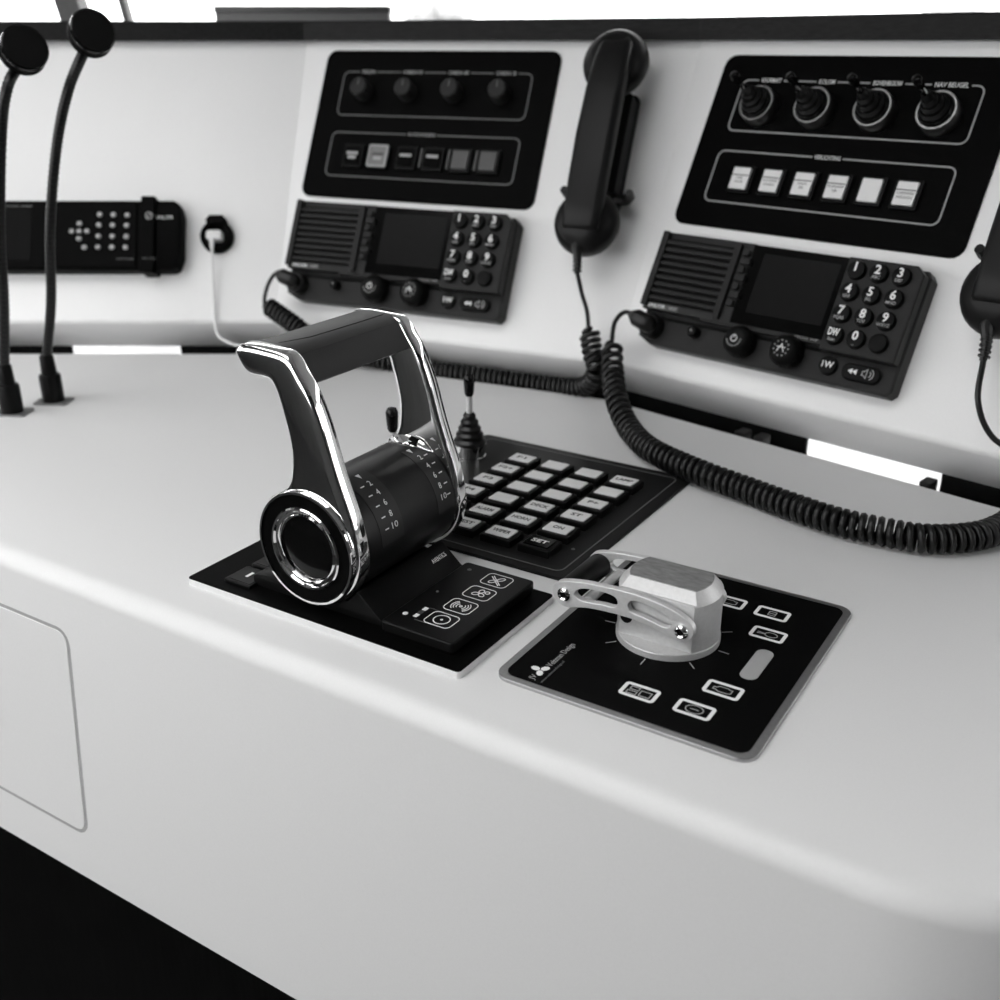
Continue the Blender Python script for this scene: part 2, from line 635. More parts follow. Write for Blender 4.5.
# outside: water and a few hazy bank-side trees
wt = link('water', box_me(-90000, 90000, -90000, 90000, -3600, -3500), 'water')
tag(wt, 'grey water surface outside, below the wheelhouse windows', 'water')
wt['kind'] = 'stuff'
def tree(x, y, h, label, seed):
    rnd = random.Random(seed)
    t = thing('bank_tree', label, 'tree', (x, y, -3500), group='trees beyond the windows')
    link('trunk', tube([(0, 0, 0), (60, 0, h * 0.35), (0, 40, h * 0.7)], [h * 0.035, h * 0.028, h * 0.01], 8), 'wood_dark', t)
    bm = bmesh.new()
    for k in range(10):
        a = rnd.uniform(0, 6.28)
        rr = rnd.uniform(0, h * 0.2)
        m = Matrix.Translation((rr * math.cos(a), rr * math.sin(a), h * rnd.uniform(0.45, 0.9))) @ Matrix.Scale(h * rnd.uniform(0.1, 0.17), 4)
        bmesh.ops.create_icosphere(bm, subdivisions=2, radius=1.0, matrix=m)
    for v in bm.verts:
        v.co += Vector((rnd.uniform(-1, 1), rnd.uniform(-1, 1), rnd.uniform(-1, 1))) * h * 0.018
    link('crown', fin(bm), 'foliage', t, smooth=0)
tree(-11600, 58800, 6000, 'hazy tree outside the window, behind the right switch panel', 2)
tree(-34500, 49000, 5900, 'hazy tree outside the window, above the left switch panel', 5)

# ================================================================== CONSOLE
desk = thing('console_desk', 'white moulded console desk with rounded front edge and locker', 'desk', (0, 0, 0))
# plan path of the top's front line with outward normals
path = [(-1500, 354.5, 0, -1), (-50, 354.5, 0, -1)]
RC = 100
for k in range(1, 19):
    a = R(-90 + 5 * k)
    path.append((-50 + RC * math.cos(a), 454.5 + RC * math.sin(a), math.cos(a), math.sin(a)))
path.append((-50 + RC, 700, 1, 0))
prof = [(0, 0)]
FR_R = 12
for k in range(1, 9):
    a = R(90 - 84.5 * k / 8)
    prof.append((FR_R * math.cos(a), -FR_R + FR_R * math.sin(a)))
prof += [(FR_R + 17.2, -222), (FR_R + 14, -225), (0, -225)]
bm = bmesh.new()
rows = []
for x, y, nx, ny in path:
    rows.append([bm.verts.new((x + nx * d, y + ny * d, z)) for d, z in prof])
for a, b in zip(rows, rows[1:]):
    for k in range(len(prof) - 1):
        bm.faces.new((a[k], b[k], b[k + 1], a[k + 1]))
ledge = [bm.verts.new((*BASE[i], 0)) for i in (3, 2, 1, 0)]
ledge[0].co.x = 50
ledge[0].co.y = BASE[3].y
f = bm.faces.new([r[0] for r in rows] + ledge)
low = [bm.verts.new((v.co.x, v.co.y, -14)) for v in ledge]
for k in range(3):
    bm.faces.new((ledge[k], ledge[k + 1], low[k + 1], low[k]))
bmesh.ops.triangulate(bm, faces=[f])
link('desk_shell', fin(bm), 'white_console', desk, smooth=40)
# locker door on the leaning front face
fy = Vector((0, 17.5, 226 - FR_R)).normalized()
def face_at(x, z):
    t = (-FR_R - z) / (226 - FR_R)
    return (x, 354.5 - FR_R - 17.5 * t, z)
door = link('locker_door', slab(420, 146, 0, 0.5, r=9, bev=0.4, seg=2), 'white_console', desk)
zc = -112
fn = Vector((1, 0, 0)).cross(fy)
c0 = Vector(face_at(-530 - 210, zc))
door_m = Matrix.Translation(c0 * MM) @ Matrix(((1, 0, 0), fy, fn)).transposed().to_4x4()
door.matrix_local = door_m
gro = link('door_groove_shade', ribbons([(rrect(422.6, 148.6, 10, 0, 0, 5), True)], 2.4, -0.5, 0.12), 'groove_shade', desk)  # flat strip, the shade of the door gap is painted in grey
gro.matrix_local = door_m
lt = link('door_latch', disc(9, 0.5, 3.5, 1.0), 'black_plastic', door, (210 - 93, -11, 0), label='round black flush latch')

# black trim in the gap between desk and fascia, open in two places
def line_pt(i, s, b, z):
    d = (BASE[i + 1] - BASE[i]).normalized()
    n = Vector((-d.y, d.x))
    p = BASE[i] + d * s + n * b
    return (p.x, p.y, z)
def gap_piece(i, s0, s1, name='gap_trim', m='black_void', b0=0.5, b1=40, h=12):
    bm = bmesh.new()
    prf = [(b0, -40), (72, -40), (72, 2), (68, 2), (68, -34), (b0, -34)]
    A = [bm.verts.new(line_pt(i, s0, b, z)) for b, z in prf]
    B = [bm.verts.new(line_pt(i, s1, b, z)) for b, z in prf]
    n = len(prf)
    for k in range(n):
        j = (k + 1) % n
        bm.faces.new((A[k], A[j], B[j], B[k]))
    bm.faces.new(A[::-1])
    bm.faces.new(B)
    return link(name, fin(bm), m, desk, smooth=0)
for i in range(3):
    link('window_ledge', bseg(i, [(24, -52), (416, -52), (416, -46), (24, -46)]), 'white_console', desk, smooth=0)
LL = [(BASE[i + 1] - BASE[i]).length for i in range(3)]
def s_of(i, x, y):
    d = (BASE[i + 1] - BASE[i]).normalized()
    return (Vector((x, y)) - BASE[i]).dot(d)
gl0, gl1 = s_of(0, -955, 674) - 21, s_of(0, -852, 735) - 21
gr0, gr1 = s_of(2, -219, 799) - 27, s_of(2, -107, 771) - 25
gap_piece(0, 0, gl0)
gap_piece(0, gl1, LL[0] + 6)
gap_piece(1, -24, LL[1] + 4)
gap_piece(2, -30, gr0)
gap_piece(2, gr1, LL[2])
# dark brackets beside the right opening
for s in (gr0 - 34, gr0 - 16, gr1 + 8):
    p = line_pt(2, s, 22, 0)
    o = link('bracket', slab(9, 14, -34, -3, 1.5, 0.6), 'radio_grey', desk, p)
    o.rotation_euler = (0, 0, R(-12))

base = link('plinth_cabinet', prism([(-1500, 420), (-60, 420), (10, 470), (20, 690), (-1500, 690)], FLOOR_Z, -225.2), 'wood_base')
tag(base, 'black wooden cabinet base under the white console', 'cabinet')

# fascia: three tilted panels with a rounded lower lip
fas = thing('console_fascia', 'white upper console fascia in angled panels above the desk', 'console', (-510.7, 813.5, 0))
cot = 1 / math.tan(TILT)
def fprof():
    vz, rl = 38 * math.sin(TILT), 7.0
    out = []
    cb = vz * cot + rl * math.sin(TILT)
    cz = vz - rl * math.cos(TILT)
    EL = -36.0
    for k in range(0, 9):
        a = R(27 - (27 - EL) * k / 8)
        out.append((cb - rl * math.cos(a), cz + rl * math.sin(a)))
    b1, z1 = out[-1]
    z2 = -1.5
    b2 = b1 + (z1 - z2) * math.tan(R(-EL))
    out.append((b2, z2))
    out.append((b2 + 3, z2 - 0.6))
    out.reverse()
    top = 297.3
    return [(b2 + 12, 1.0)] + out + [(top * cot, top), (top * cot + 16, top), (b2 + 14, 20)]
for i in range(3):
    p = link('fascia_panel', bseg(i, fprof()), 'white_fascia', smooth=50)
    p.parent = fas
    p.matrix_parent_inverse = fas.matrix_world.inverted()
coam = thing('dash_coaming', 'dark wood-grained ledge board along the top of the fascia', 'ledge', (-510.7, 960, 299))
for i in range(3):
    pr = [(143, 297.4), (262, 297.4), (262, 316.5), (145, 316.5), (143, 315)]
    p = link('board', bseg(i, pr), 'wood_dark', smooth=0)
    p.parent = coam
    p.matrix_parent_inverse = coam.matrix_world.inverted()
# grey flat bar lying on the ledge
v0, v1 = Vector((-962, 936)), Vector((-797, 1037))
d = (v1 - v0).normalized()
gb = thing('flat_case', 'flat grey case lying on the dark ledge by the window', 'case', ((v0.x + v1.x) / 2, (v0.y + v1.y) / 2, 316.55),
           ((d.x, d.y, 0), (-d.y, d.x, 0), (0, 0, 1)))
Lb = (v1 - v0).length
link('tray', slab(Lb, 22, 0, 9.5, 3, 0.6), 'case_grey', gb)
link('lid', slab(Lb + 2, 24, 9.7, 16.5, 4, 1.2), 'bar_grey', gb)

# ================================================================== SWITCH PANELS
def switch_panel(F, u, v, label, kind, sc):
    t = fthing(F, u, v, 'switch_panel', label, 'control panel', 'fascia switch panels', sc)
    link('plate', slab(258, 153, 0, 2.0, 10, 0.5), 'panel_black', t)
    ink = 'print_dim' if kind == 'knob' else 'print_grey'
    tink = 'print_grey' if kind == 'knob' else 'print_white'
    xs = (-76, -25.5, 25.3, 76) if kind == 'knob' else (-77, -25.3, 27, 78)
    names = ('PEILEN', 'CAMERA PS', 'CAMERA MS', 'CAMERA SB') if kind == 'knob' else ('VOORMAST', 'KOLOM', 'BOVENBOUW', 'NAV BEUGEL')
    widths = (15, 22, 22, 21) if kind == 'knob' else (19, 14, 24, 26)
    gaps = [(x - w / 2 - 2.5, x + w / 2 + 2.5) for x, w in zip(xs, widths)]
    y1 = 31.5
    b1 = link('border_line', ribbons(border_with_gaps(208, 45, 6, gaps), 1.25, 0, 0.25), ink, t, (-0.5, y1, 2.0), smooth=0)
    for x, w, s in zip(xs, widths, names):
        text(t, s, 5.4, x - 0.5, y1 + 22.5, 2.06, tink, w, bold=0.03)
    y2 = -31.5
    ww = 30 if kind == 'knob' else 23
    link('border_line', ribbons(border_with_gaps(208, 45, 6, [(-2 - ww / 2 - 2, -2 + ww / 2 + 2)]), 1.25, 0, 0.25), ink, t, (-0.5, y2, 2.0), smooth=0)
    text(t, 'RUITENWISSERS' if kind == 'knob' else 'VERLICHTING', 5.0, -2.5, y2 + 22.5, 2.06, tink, ww, bold=0.02)
    if kind == 'knob':
        for x in xs:
            k = link('rotary_knob', lathe([(0, 15), (8.2, 15), (9.2, 14), (9.8, 3), (9.8, 0), (0, 0)], 24), 'radio_grey', t, (x - 0.5, y1 + 1.5, 2.0))
            link('pointer', slab(0.9, 6, 0, 0.3, 0.3), 'print_dim', k, (0, 4, 15.0))
    else:
        for x in xs:
            j = link('joystick', lathe([(13.4, 10.5), (12.8, 13), (12.2, 14.5), (11.2, 13.8), (11.4, 16), (9.6, 18), (8.6, 17.4), (8.8, 20), (7.2, 22), (6.4, 21.4),
                                        (6.4, 24), (4.8, 26), (4.0, 25.5), (4.0, 29), (2.6, 31)], 20), 'black_rubber', t, (x, y1 - 2.6, 2.0))
            sh = Matrix.Identity(4)
            for vv in j.data.vertices:
                if vv.co.z > 0.012:
                    k = (vv.co.z - 0.012) / 0.036
                    vv.co.x -= 0.0075 * k
                    vv.co.y += 0.0085 * k
            link('collar', lathe([(15.6, 0), (15.6, 12.0), (15.1, 12.8), (13.8, 12.8), (13.4, 11.6), (13.4, 0)], 32), 'satin_steel', j)
            link('stick', tube([(-3.2, 3.8, 28), (-5.2, 6.0, 38)], 1.9, 10), 'dark_chrome', j)
            link('stick_cap', tube([(-5.0, 5.8, 37.0), (-5.2, 6.0, 38), (-6.8, 7.6, 45), (-7.2, 8.1, 47.2), (-7.4, 8.3, 48)], [2.6, 3.0, 3.8, 3.2, 1.4], 12), 'black_gloss', j)
    bx = (-74, -44.5, -13, 16.5, 46.5, 76) if kind == 'knob' else (-73, -43.6, -14, 15.5, 44.3, 73.2)
    lab = ('WISSER', 'AAN', 'SPROEIER', 'INTERVAL', '', '') if kind == 'knob' else ('DEK', 'ACHTERDEK', 'GANG', 'KOPLAMP', '', 'SCHIJNWERPER')
    lab2 = ('PS', 'UIT', '', '', '', '') if kind == 'knob' else ('VOOR', 'LINKS', 'SB', 'SB', '', 'MIDDEN')
    for i, x in enumerate(bx):
        b = link('push_button', slab(22, 23, 0, 3.2, 1.5, 0.5), 'black_plastic', t, (x, y2 - 2, 2.0))
        if kind == 'knob':
            m = ('panel_black', 'lens_lit', 'panel_black', 'panel_black', 'lens_grey', 'lens_grey')[i]
            link('lens', slab(17, 18, 0, 1.6, 1, 0.4), m, b, (0, 0, 3.2))
            if i == 1:
                link('lens_rim', ribbons([(rrect(19.5, 20.5, 1, 0, 0, 3), True)], 2.0, 0, 2.2), 'print_grey', b, (0, 0, 3.2))
            if i >= 3:
                link('side_bar', slab(2.2, 19, 0, 2.2, 0.5, 0.3), 'lens_grey', b, (-12.6, 0, 2.6))
            if lab[i]:
                link('legend_strip', slab(13, 3.0, 0, 0.2, 0.4), 'print_grey' if i != 1 else 'lens_grey', b, (0, 1.8, 4.8))
            if lab2[i]:
                link('legend_strip', slab(9, 3.4, 0, 0.2, 0.4), 'print_grey', b, (0, -2.4, 4.8))
        else:
            link('lens', slab(16.5, 18.5, 0, 2.0, 0.8, 0.5), 'lens_white', b, (0, 0, 3.2))
            if lab[i]:
                link('divider', slab(16, 0.8, 0, 0.12, 0.1), 'print_black', b, (0, 2.6, 5.2))
                text(b, lab[i], 2.9, 0, 0.0, 5.25, 'print_black', min(13.5, 2.0 * len(lab[i])), name='legend')
                text(b, lab2[i], 2.9, 0, -3.4, 5.25, 'print_black', min(12, 2.0 * len(lab2[i])), name='legend')
    return t
switch_panel(FM, -133, 247, 'black switch panel with four round dark knobs and dim buttons', 'knob', 1.012)
switch_panel(FR, -1.5, 242, 'black switch panel with four small joysticks and white lit buttons', 'stick', 1.0)

# ================================================================== VHF RADIOS
def vhf(F, u, v, label, sc):
    t = fthing(F, u, v, 'marine_radio', label, 'radio', 'marine radios on the fascia', sc)
    # local: x -120..120, y -50..50
    outline = [(-120, 49), (110, 49), (113.5, 44), (113.5, -43.5), (110, -47.5), (-106, -47.5), (-120, -41.5)]
    link('body', prism(outline, 0, 15, 2.0, 2), 'radio_grey', t)
    # raised upper face around loudspeaker, screen and keypad
    bm = bmesh.new()
    bm_prism(bm, [(-119, 49), (-31, 49), (-31, -18.5), (-60, -19), (-119, -19)], 12, 24, 1.5)
    face = link('speaker_housing', fin(bm), 'radio_grey', t)
    link('speaker_recess', slab(69, 56, 24.0, 24.3, 1), 'black_void', face, (-80, 15, 0))
    for k in range(9):
        link('speaker_slat', slab(69, 3.1, 24.1, 27.0, 0.8, 0.6), 'radio_grey', face, (-80, 39.5 - k * 6.1, 0))
    link('speaker_rib', slab(6, 66, 24, 29, 1.2, 1.0), 'radio_grey', face, (-116, 15.5, 0))
    link('speaker_rib', slab(6, 64, 24, 28.5, 1.2, 1.0), 'radio_grey', face, (-43.5, 14.5, 0))
    link('name_plate', slab(30, 4.6, 24.0, 24.5, 0.4), 'lens_grey', face, (-97, -16.0, 0))
    text(face, 'SAILOR', 4.6, -104.5, -16.0, 24.6, 'print_white', 18)
    text(face, 'VHF', 4.2, -87.5, -16.0, 24.6, 'print_grey', 8)
    for k in range(7):
        link('soft_key', slab(9 if k % 2 else 6, 5.2, 22, 28, 1.2, 0.9), 'radio_grey', t, (-35.0 + (1.5 if k % 2 else 0), 40.0 - k * 7.1, 0))
    bz = link('screen_bezel', slab(88, 66, 12, 23.5, 1.5, 0.8), 'black_gloss', t, (12.5, 15.5, 0))
    link('lcd_screen', slab(67, 49, 23.5, 23.9, 0.8), 'lcd', bz, (1.0, 2.0, 0))
    link('screen_chin', prism([(-60, -21), (52, -21), (52, -15.5), (-31, -15.5), (-60, -14)], 12, 23, 0.8), 'radio_grey', t)
    text(t, 'RT6222 VHF', 2.6, 38, -18.4, 23.1, 'print_grey', 20)
    kb = link('keypad_housing', prism([(51.5, 49), (105, 49), (112, 43), (112, -24.5), (51.5, -24.5)], 12, 25, 1.5), 'radio_grey', t)
    dig = (('1', ''), ('2', 'ABC'), ('3', 'DEF'), ('4', 'GHI'), ('5', 'JKL'), ('6', 'MNO'), ('7', 'PQRS'), ('8', 'TUV'), ('9', 'WXYZ'), ('DW', 'Scan'), ('0', '_'), ('', ''))
    key_me = None
    for i, (a, b) in enumerate(dig):
        x, y = 61.5 + 17.6 * (i % 3), 38.7 - 17.05 * (i // 3)
        if key_me is None:
            key_me = lathe([(0, 5.0), (4.5, 4.8), (6.6, 4.0), (7.3, 2.4), (7.3, 0)], 20)
            k = link('key', key_me, 'radio_dark', t, (x, y, 25))
        else:
            k = link('key', key_me, 'radio_dark', t, (x, y, 25), shared=True)
        if a:
            text(k, a, 9.6 if len(a) == 1 else 8.0, 0, 1.6, 5.06, 'print_white', name='legend', width=None if len(a) == 1 else 8.8, bold=0.22)
        if b:
            text(k, b, 3.4, 0, -4.0, 5.04, 'print_grey', name='legend', bold=0.05)
    # lower strip
    link('groove', slab(226, 2.6, 14.5, 15.3, 0.8), 'black_void', t, (-3, -23.8, 0))
    k = link('round_key', lathe([(0, 4.4), (5, 4.2), (7.0, 3.2), (7.4, 0)], 20), 'radio_dark', t, (60, -34, 15))
    text(k, '1W', 6.8, 0, 0, 4.47, 'print_white', name='legend', bold=0.1)
    k = link('wide_key', slab(31, 13, 0, 4.0, 6.4, 1.6, n=6), 'radio_dark', t, (87.5, -35, 15))
    tri = bmesh.new()
    for dx in (-8, -4.4):
        bm_prism(tri, [(dx - 2, 0), (dx + 1.6, 2.1), (dx + 1.6, -2.1)], 0, 0.15)
    link('rewind_mark', fin(tri), 'print_white', k, (0, 0, 4.0), smooth=0)
    arcs = [[(1.5, 1.5), (3, 1.5), (5, 3.4), (5, -3.4), (3, -1.5), (1.5, -1.5), (1.5, 1.5)]]
    for rr in (2.4, 4.4):
        arcs.append([(6 + rr * math.cos(R(a)), rr * math.sin(R(a))) for a in range(-60, 61, 15)])
    link('speaker_mark', ribbons(arcs, 0.7, 0, 0.15), 'print_grey', k, (0, 0, 4.0), smooth=0)
    for x, nm in ((-17, 0), (25.5, 1)):
        kn = link('dial_knob', lathe([(0, 17.5), (6.5, 17.2), (10.2, 15.4), (12.4, 11.5), (12.6, 6), (11.6, 2), (11.6, 0)], 28), 'radio_dark', t, (x, -31, 15))
        bm = bmesh.new()
        for q in range(28):
            a = 2 * math.pi * q / 28
            bm_tube(bm, [(12.4 * math.cos(a), 12.4 * math.sin(a), 4), (12.3 * math.cos(a), 12.3 * math.sin(a), 10.5)], 0.7, 5)
        link('knurling', fin(bm), 'radio_dark', kn)
        dm = bmesh.new()
        for q in range(9 if nm == 0 else 11):
            a = R((200 + q * 20) if nm == 0 else (q * 32.7))
            bm_prism(dm, ringpts(0.62, 6.2 * math.cos(a), 6.2 * math.sin(a), 8), 16.4, 17.4)
        link('dial_dots', fin(dm), 'print_grey', kn, smooth=0)
        if nm == 0:
            link('power_mark', ribbons([(ringpts(2.6), True), [(0, 0.4), (0, 3.4)]], 0.6, 17.1, 17.65), 'print_white', kn, smooth=0)
        else:
            link('squelch_mark', ribbons([[(-3, -3), (0, 3), (3, -3)], [(-3.6, 0.6), (3.6, 0.6)]], 0.6, 17.1, 17.65), 'print_white', kn, smooth=0)
    s = link('distress_button', lathe([(0, 9), (3.6, 8.8), (4.6, 7.5), (4.8, 0)], 18), 'radio_dark', t, (-63.5, -30.5, 15))
    text(s, '+', 5.5, 0, 0, 8.95, 'print_grey', name='legend')
    pl = link('connector_socket', lathe([(0, 10), (9.5, 10), (10.5, 8.5), (10.5, 0)], 20), 'black_rubber', t, (-106, -33, 15))
    return t
vhf(FM, -124.5, 107, 'dark grey marine radio with keypad, left of the hanging handset', 1.022)
vhf(FR, 3, 101, 'dark grey marine radio with keypad under the joystick switch panel', 1.0)

# ================================================================== LEFT FACET: call controller, socket
t = fthing(FL, -30, 120, 'call_controller', 'long black call controller with display and keypad on left fascia', 'radio')
link('body', prism([(-190, 36), (98, 36), (103, 33), (106, 22), (106, -22), (102, -34), (97, -36.5), (-190, -36.5)], 0, 18, 2.5, 3), 'panel_black', t)
fpz = link('front_cover', slab(246, 68, 18, 20, 2, 0.6), 'panel_black', t, (-62, 0, 0))
dsp = link('display', slab(124, 56, 20, 20.6, 1.5, 0.3), 'lcd_matte', t, (-108, 0.5, 0))
link('display_rim', ribbons([[(-62, 28.4), (48, 28.4)], [(62, 28.4), (50, 28.4)]], 0.8, 20.4, 20.9), 'print_dim', dsp, smooth=0)
cl = link('clamp_band', slab(15, 79, 0, 22.5, 2, 1.5), 'panel_black', t, (73, -0.2, 0))
kd = (('1', 23.5, 20.2), ('2', 37.6, 20), ('3', 51.7, 19.6), ('4', 22.8, 9.3), ('5', 37, 9.1), ('6', 51.3, 8.8), ('7', 22.7, -2.5), ('8', 37, -2.6), ('9', 51.2, -2.8),
      ('*', 22.5, -13.8), ('0', 36.8, -13.8), ('#', 50.8, -14), ('', 3.0, 10.8), ('', -4.8, 2.7), ('', 3.0, 2.7), ('', 10.8, 2.7), ('', 2.8, -5.0), ('', 8.6, -14.0))
kme = slab(5.4, 4.8, 0, 1.8, 2.2, 0.8, n=4)
for i, (s, x, y) in enumerate(kd):
    k = link('key', kme, 'print_grey', t, (x, y, 20), shared=i > 0)
    if s:
        text(k, s, 4.0, 0, 0, 1.85, 'print_white' if i % 2 else 'lens_white', name='legend')
em = link('emblem', ribbons([(ringpts(3.4), True), ([(-2, -2), (2, 2)], False)], 0.9, 0, 0.2), 'print_grey', t, (74.5 , 18.3, 22.5), smooth=0)
text(t, 'SAILOR', 5.0, 88.5, 18, 18.05, 'print_white', 19)
text(t, 'DSC CALL', 3.0, 76, -26, 22.55, 'print_dim', 14)
text(t, 'CONTROLLER', 3.0, 50, -26, 20.05, 'print_dim', 18)

t = fthing(FL, 109.4, 122.6, 'power_socket', 'round black power socket on the white left fascia', 'socket')
link('socket_body', lathe([(0, 4), (11, 4), (12, 9), (15, 9), (16.8, 7), (17.4, 0)], 32), 'panel_black', t)
link('hinged_lid', prism([(-9, 11), (9, 11), (11, 16), (7, 21), (-7, 21), (-11, 16)], 1, 11, 1.5), 'panel_black', t)
t = fthing(FL, 109.0, 121, 'charger_plug', 'white plug and cable hanging from the black socket', 'plug', off=4.5)
link('plug_body', slab(16, 10, 0, 12, 3, 2, n=5), 'cable_white', t)
link('cable_boot', tube([(-1, -2, 9), (-1.5, -7, 11), (-1.8, -14, 9)], [3.0, 2.8, 2.0], 10), 'cable_white', t)
link('cable', tube(spline([(-1.8, -13, 9), (-2, -40, 3), (-1, -70, 0), (0, -88, -2), (4, -103, -1), (20, -112, 2), (44, -117.5, 6)], 8), 1.5, 8), 'cable_white', t)

# ================================================================== HANDSETS AND CRADLES
def handset(F, u, v, lab_h, lab_c):
    c = fthing(F, u, v, 'handset_cradle', lab_c, 'cradle', 'handset cradles')
    link('back_plate', slab(34, 124, 0, 7, 5, 1.5), 'black_plastic', c, (-2, -2, 0))
    link('side_cheek', slab(8, 92, 7, 24, 3, 1.5), 'black_plastic', c, (10.5, 8, 0))
    link('side_cheek', slab(8, 92, 7, 24, 3, 1.5), 'black_plastic', c, (-14.5, 8, 0))
    for sx in (-1, 1):
        link('hook_peg', tube([(sx * 14, -40, 10), (sx * 25, -41, 16), (sx * 30, -41, 24), (sx * 31, -40, 31)], [5, 5, 4.4, 3.6], 10), 'black_rubber', c)
    h = fthing(F, u, v, 'telephone_handset', lab_h, 'handset', 'handsets on the fascia', off=24)
    # handle: loft of rounded sections along the length (y)
    bm = bmesh.new()
    secs = [(-82, 28, 15.6, 14), (-80, 29.5, 16.4, 17), (-62, 32, 17, 18), (-40, 34, 17.3, 18), (0, 35.5, 17.5, 19), (40, 34, 17, 18), (66, 30.5, 16.5, 16), (84, 25.5, 15.5, 14), (94, 19, 13, 12), (97, 13, 9, 8)]
    rows = []
    for (y, z, hw, hh) in secs:
        ring = []
        for (px, pz) in rrect(2 * hw, hh, min(hh * 0.45, 6), 0, z - hh / 2 + 6, 4):
            ring.append(bm.verts.new((px, y, pz)))
        rows.append(ring)
    for a, b in zip(rows, rows[1:]):
        for k in range(len(a)):
            j = (k + 1) % len(a)
            bm.faces.new((a[k], a[j], b[j], b[k]))
    bm.faces.new(rows[0][::-1])
    bm.faces.new(rows[-1])
    link('handle', fin(bm), 'handset_black', h, smooth=50)
    cup = [(0, -2), (20, -2), (26.5, 1), (29.6, 7), (30, 12), (28.6, 18), (24, 24), (17, 28), (8, 30), (0, 30.5)]
    link('earpiece', lathe(cup, 32), 'handset_black', h, (-2.5, 75, 0))
    link('mouthpiece', lathe(cup, 32), 'handset_black', h, (-1, -71, 0))
    link('cord_relief', tube([(-3.5, -91, 20), (-3, -97, 21), (-1, -103, 20), (0.5, -110, 19), (1.2, -119, 18)], [5.0, 4.6, 3.8, 3.2, 2.4], 10), 'black_rubber', h)
    for q in range(5):
        link('relief_ring', lathe([(2.6, -0.7), (4.2, -0.7), (4.2, 0.7), (2.6, 0.7)], 14, Matrix.Rotation(R(90), 4, 'X')), 'black_rubber', h, (-1.2 + q * 0.55, -102 - q * 3.5, 20 - 0.4 * q))
    return h
handset(FM, 68, 221, 'black handset hanging between the two switch panels', 'black cradle behind the handset between the switch panels')
handset(FR, 179.5, 206, 'black handset cut off by the right edge of the picture', 'black cradle behind the handset at right edge of picture')

# ================================================================== COILED CORDS
WR, CR = 2.45, 7.5
def cord(label, bits, big=False):
    t = thing('coiled_cord', label, 'cord', bits[0][1][0], group='coiled handset cords')
    o = Vector(bits[0][1][0])
    for kind, pts in bits:
        pts = [Vector(p) - o for p in pts]
        path = spline(pts, 12)
        if kind == 'coil':
            bm = bmesh.new()
            bm_tube(bm, helix(path, CR, 5.7, 13, slack=0.85 if big else 0.0), WR, 6)
            link('coil', fin(bm), 'black_rubber', t, smooth=80)
        elif kind == 'plug':
            link('plug', tube(path, [3 + 4.5 * min(1, i / 10) for i in range(len(path))], 12), 'black_rubber', t)
        else:
            link('lead', tube(path, 2.0, 8), 'black_rubber', t)
# right radio -> right handset
ground = [(-383.5, 789.2, 37.3), (-362.7, 756.0, 26.0), (-340.2, 731.3, 15.5), (-316.1, 708.5, 12.3), (-292.1, 692.3, 12.4), (-256.4, 677.0, 12.2), (-219.8, 669.2, 10.2), (-184.1, 657.7, 10.2),
          (-151.5, 649.4, 10.2), (-122.6, 648.5, 10.2), (-96.0, 652.1, 10.2), (-72.5, 669.5, 10.2), (-58.8, 694.0, 10.2), (-44, 735, 14)]
end_r = fp(FR, 180.7, 88, 42)
cord('thick black coiled cord drooping across the desk from the right radio', [
    ('plug', [fp(FR, -118, 72, 34), fp(FR, -110, 70, 33), fp(FR, -101, 67.5, 31), fp(FR, -101, 67.5, 27)]),
    ('lead', [(-379.5, 826.0, 79.5), (-394.5, 830.3, 80.9), (-402.2, 827.2, 71.8), (-400.6, 819.5, 57.7), (-399.3, 817.2, 52.0)]),
    ('coil', [(-399.8, 818.0, 55.0), (-392, 804, 46)] + ground),
    ('lead', [Vector(ground[-1]), Vector((-50, 740, 40)), fp(FR, 200, 40, 30), fp(FR, 186, 60, 40), end_r]),
], big=True)
# left radio -> middle handset, running along the gap
end_m = fp(FM, 69, 104, 42)
cord('thin black coiled cord from the left radio along the desk gap', [
    ('plug', [fp(FM, -250, 78, 34), fp(FM, -242, 76, 33), fp(FM, -233, 73.5, 31), fp(FM, -233, 73.5, 27)]),
    ('lead', [fp(FM, -242, 77, 33), fp(FM, -252, 77.5, 33), fp(FM, -259.5, 66, 31), fp(FM, -261.5, 50, 29), fp(FM, -256, 43.5, 29)]),
    ('coil', [fp(FM, -258, 46, 29), fp(FM, -242, 39, 29), fp(FM, -219.6, 29, 29), fp(FM, -206.9, 22.8, 28), fp(FM, -176, 13, 25)] + [Vector(line_pt(1, s, 11, 2.0)) for s in (170, 220, 300)] + [Vector(line_pt(1, 342, 2, 8)), fp(FM, 98, 22, 22), fp(FM, 91.8, 36, 24), fp(FM, 84, 58, 26)]),
    ('lead', [fp(FM, 84.2, 57, 26), fp(FM, 80.6, 73, 30), fp(FM, 74.3, 87.5, 35), end_m]),
])

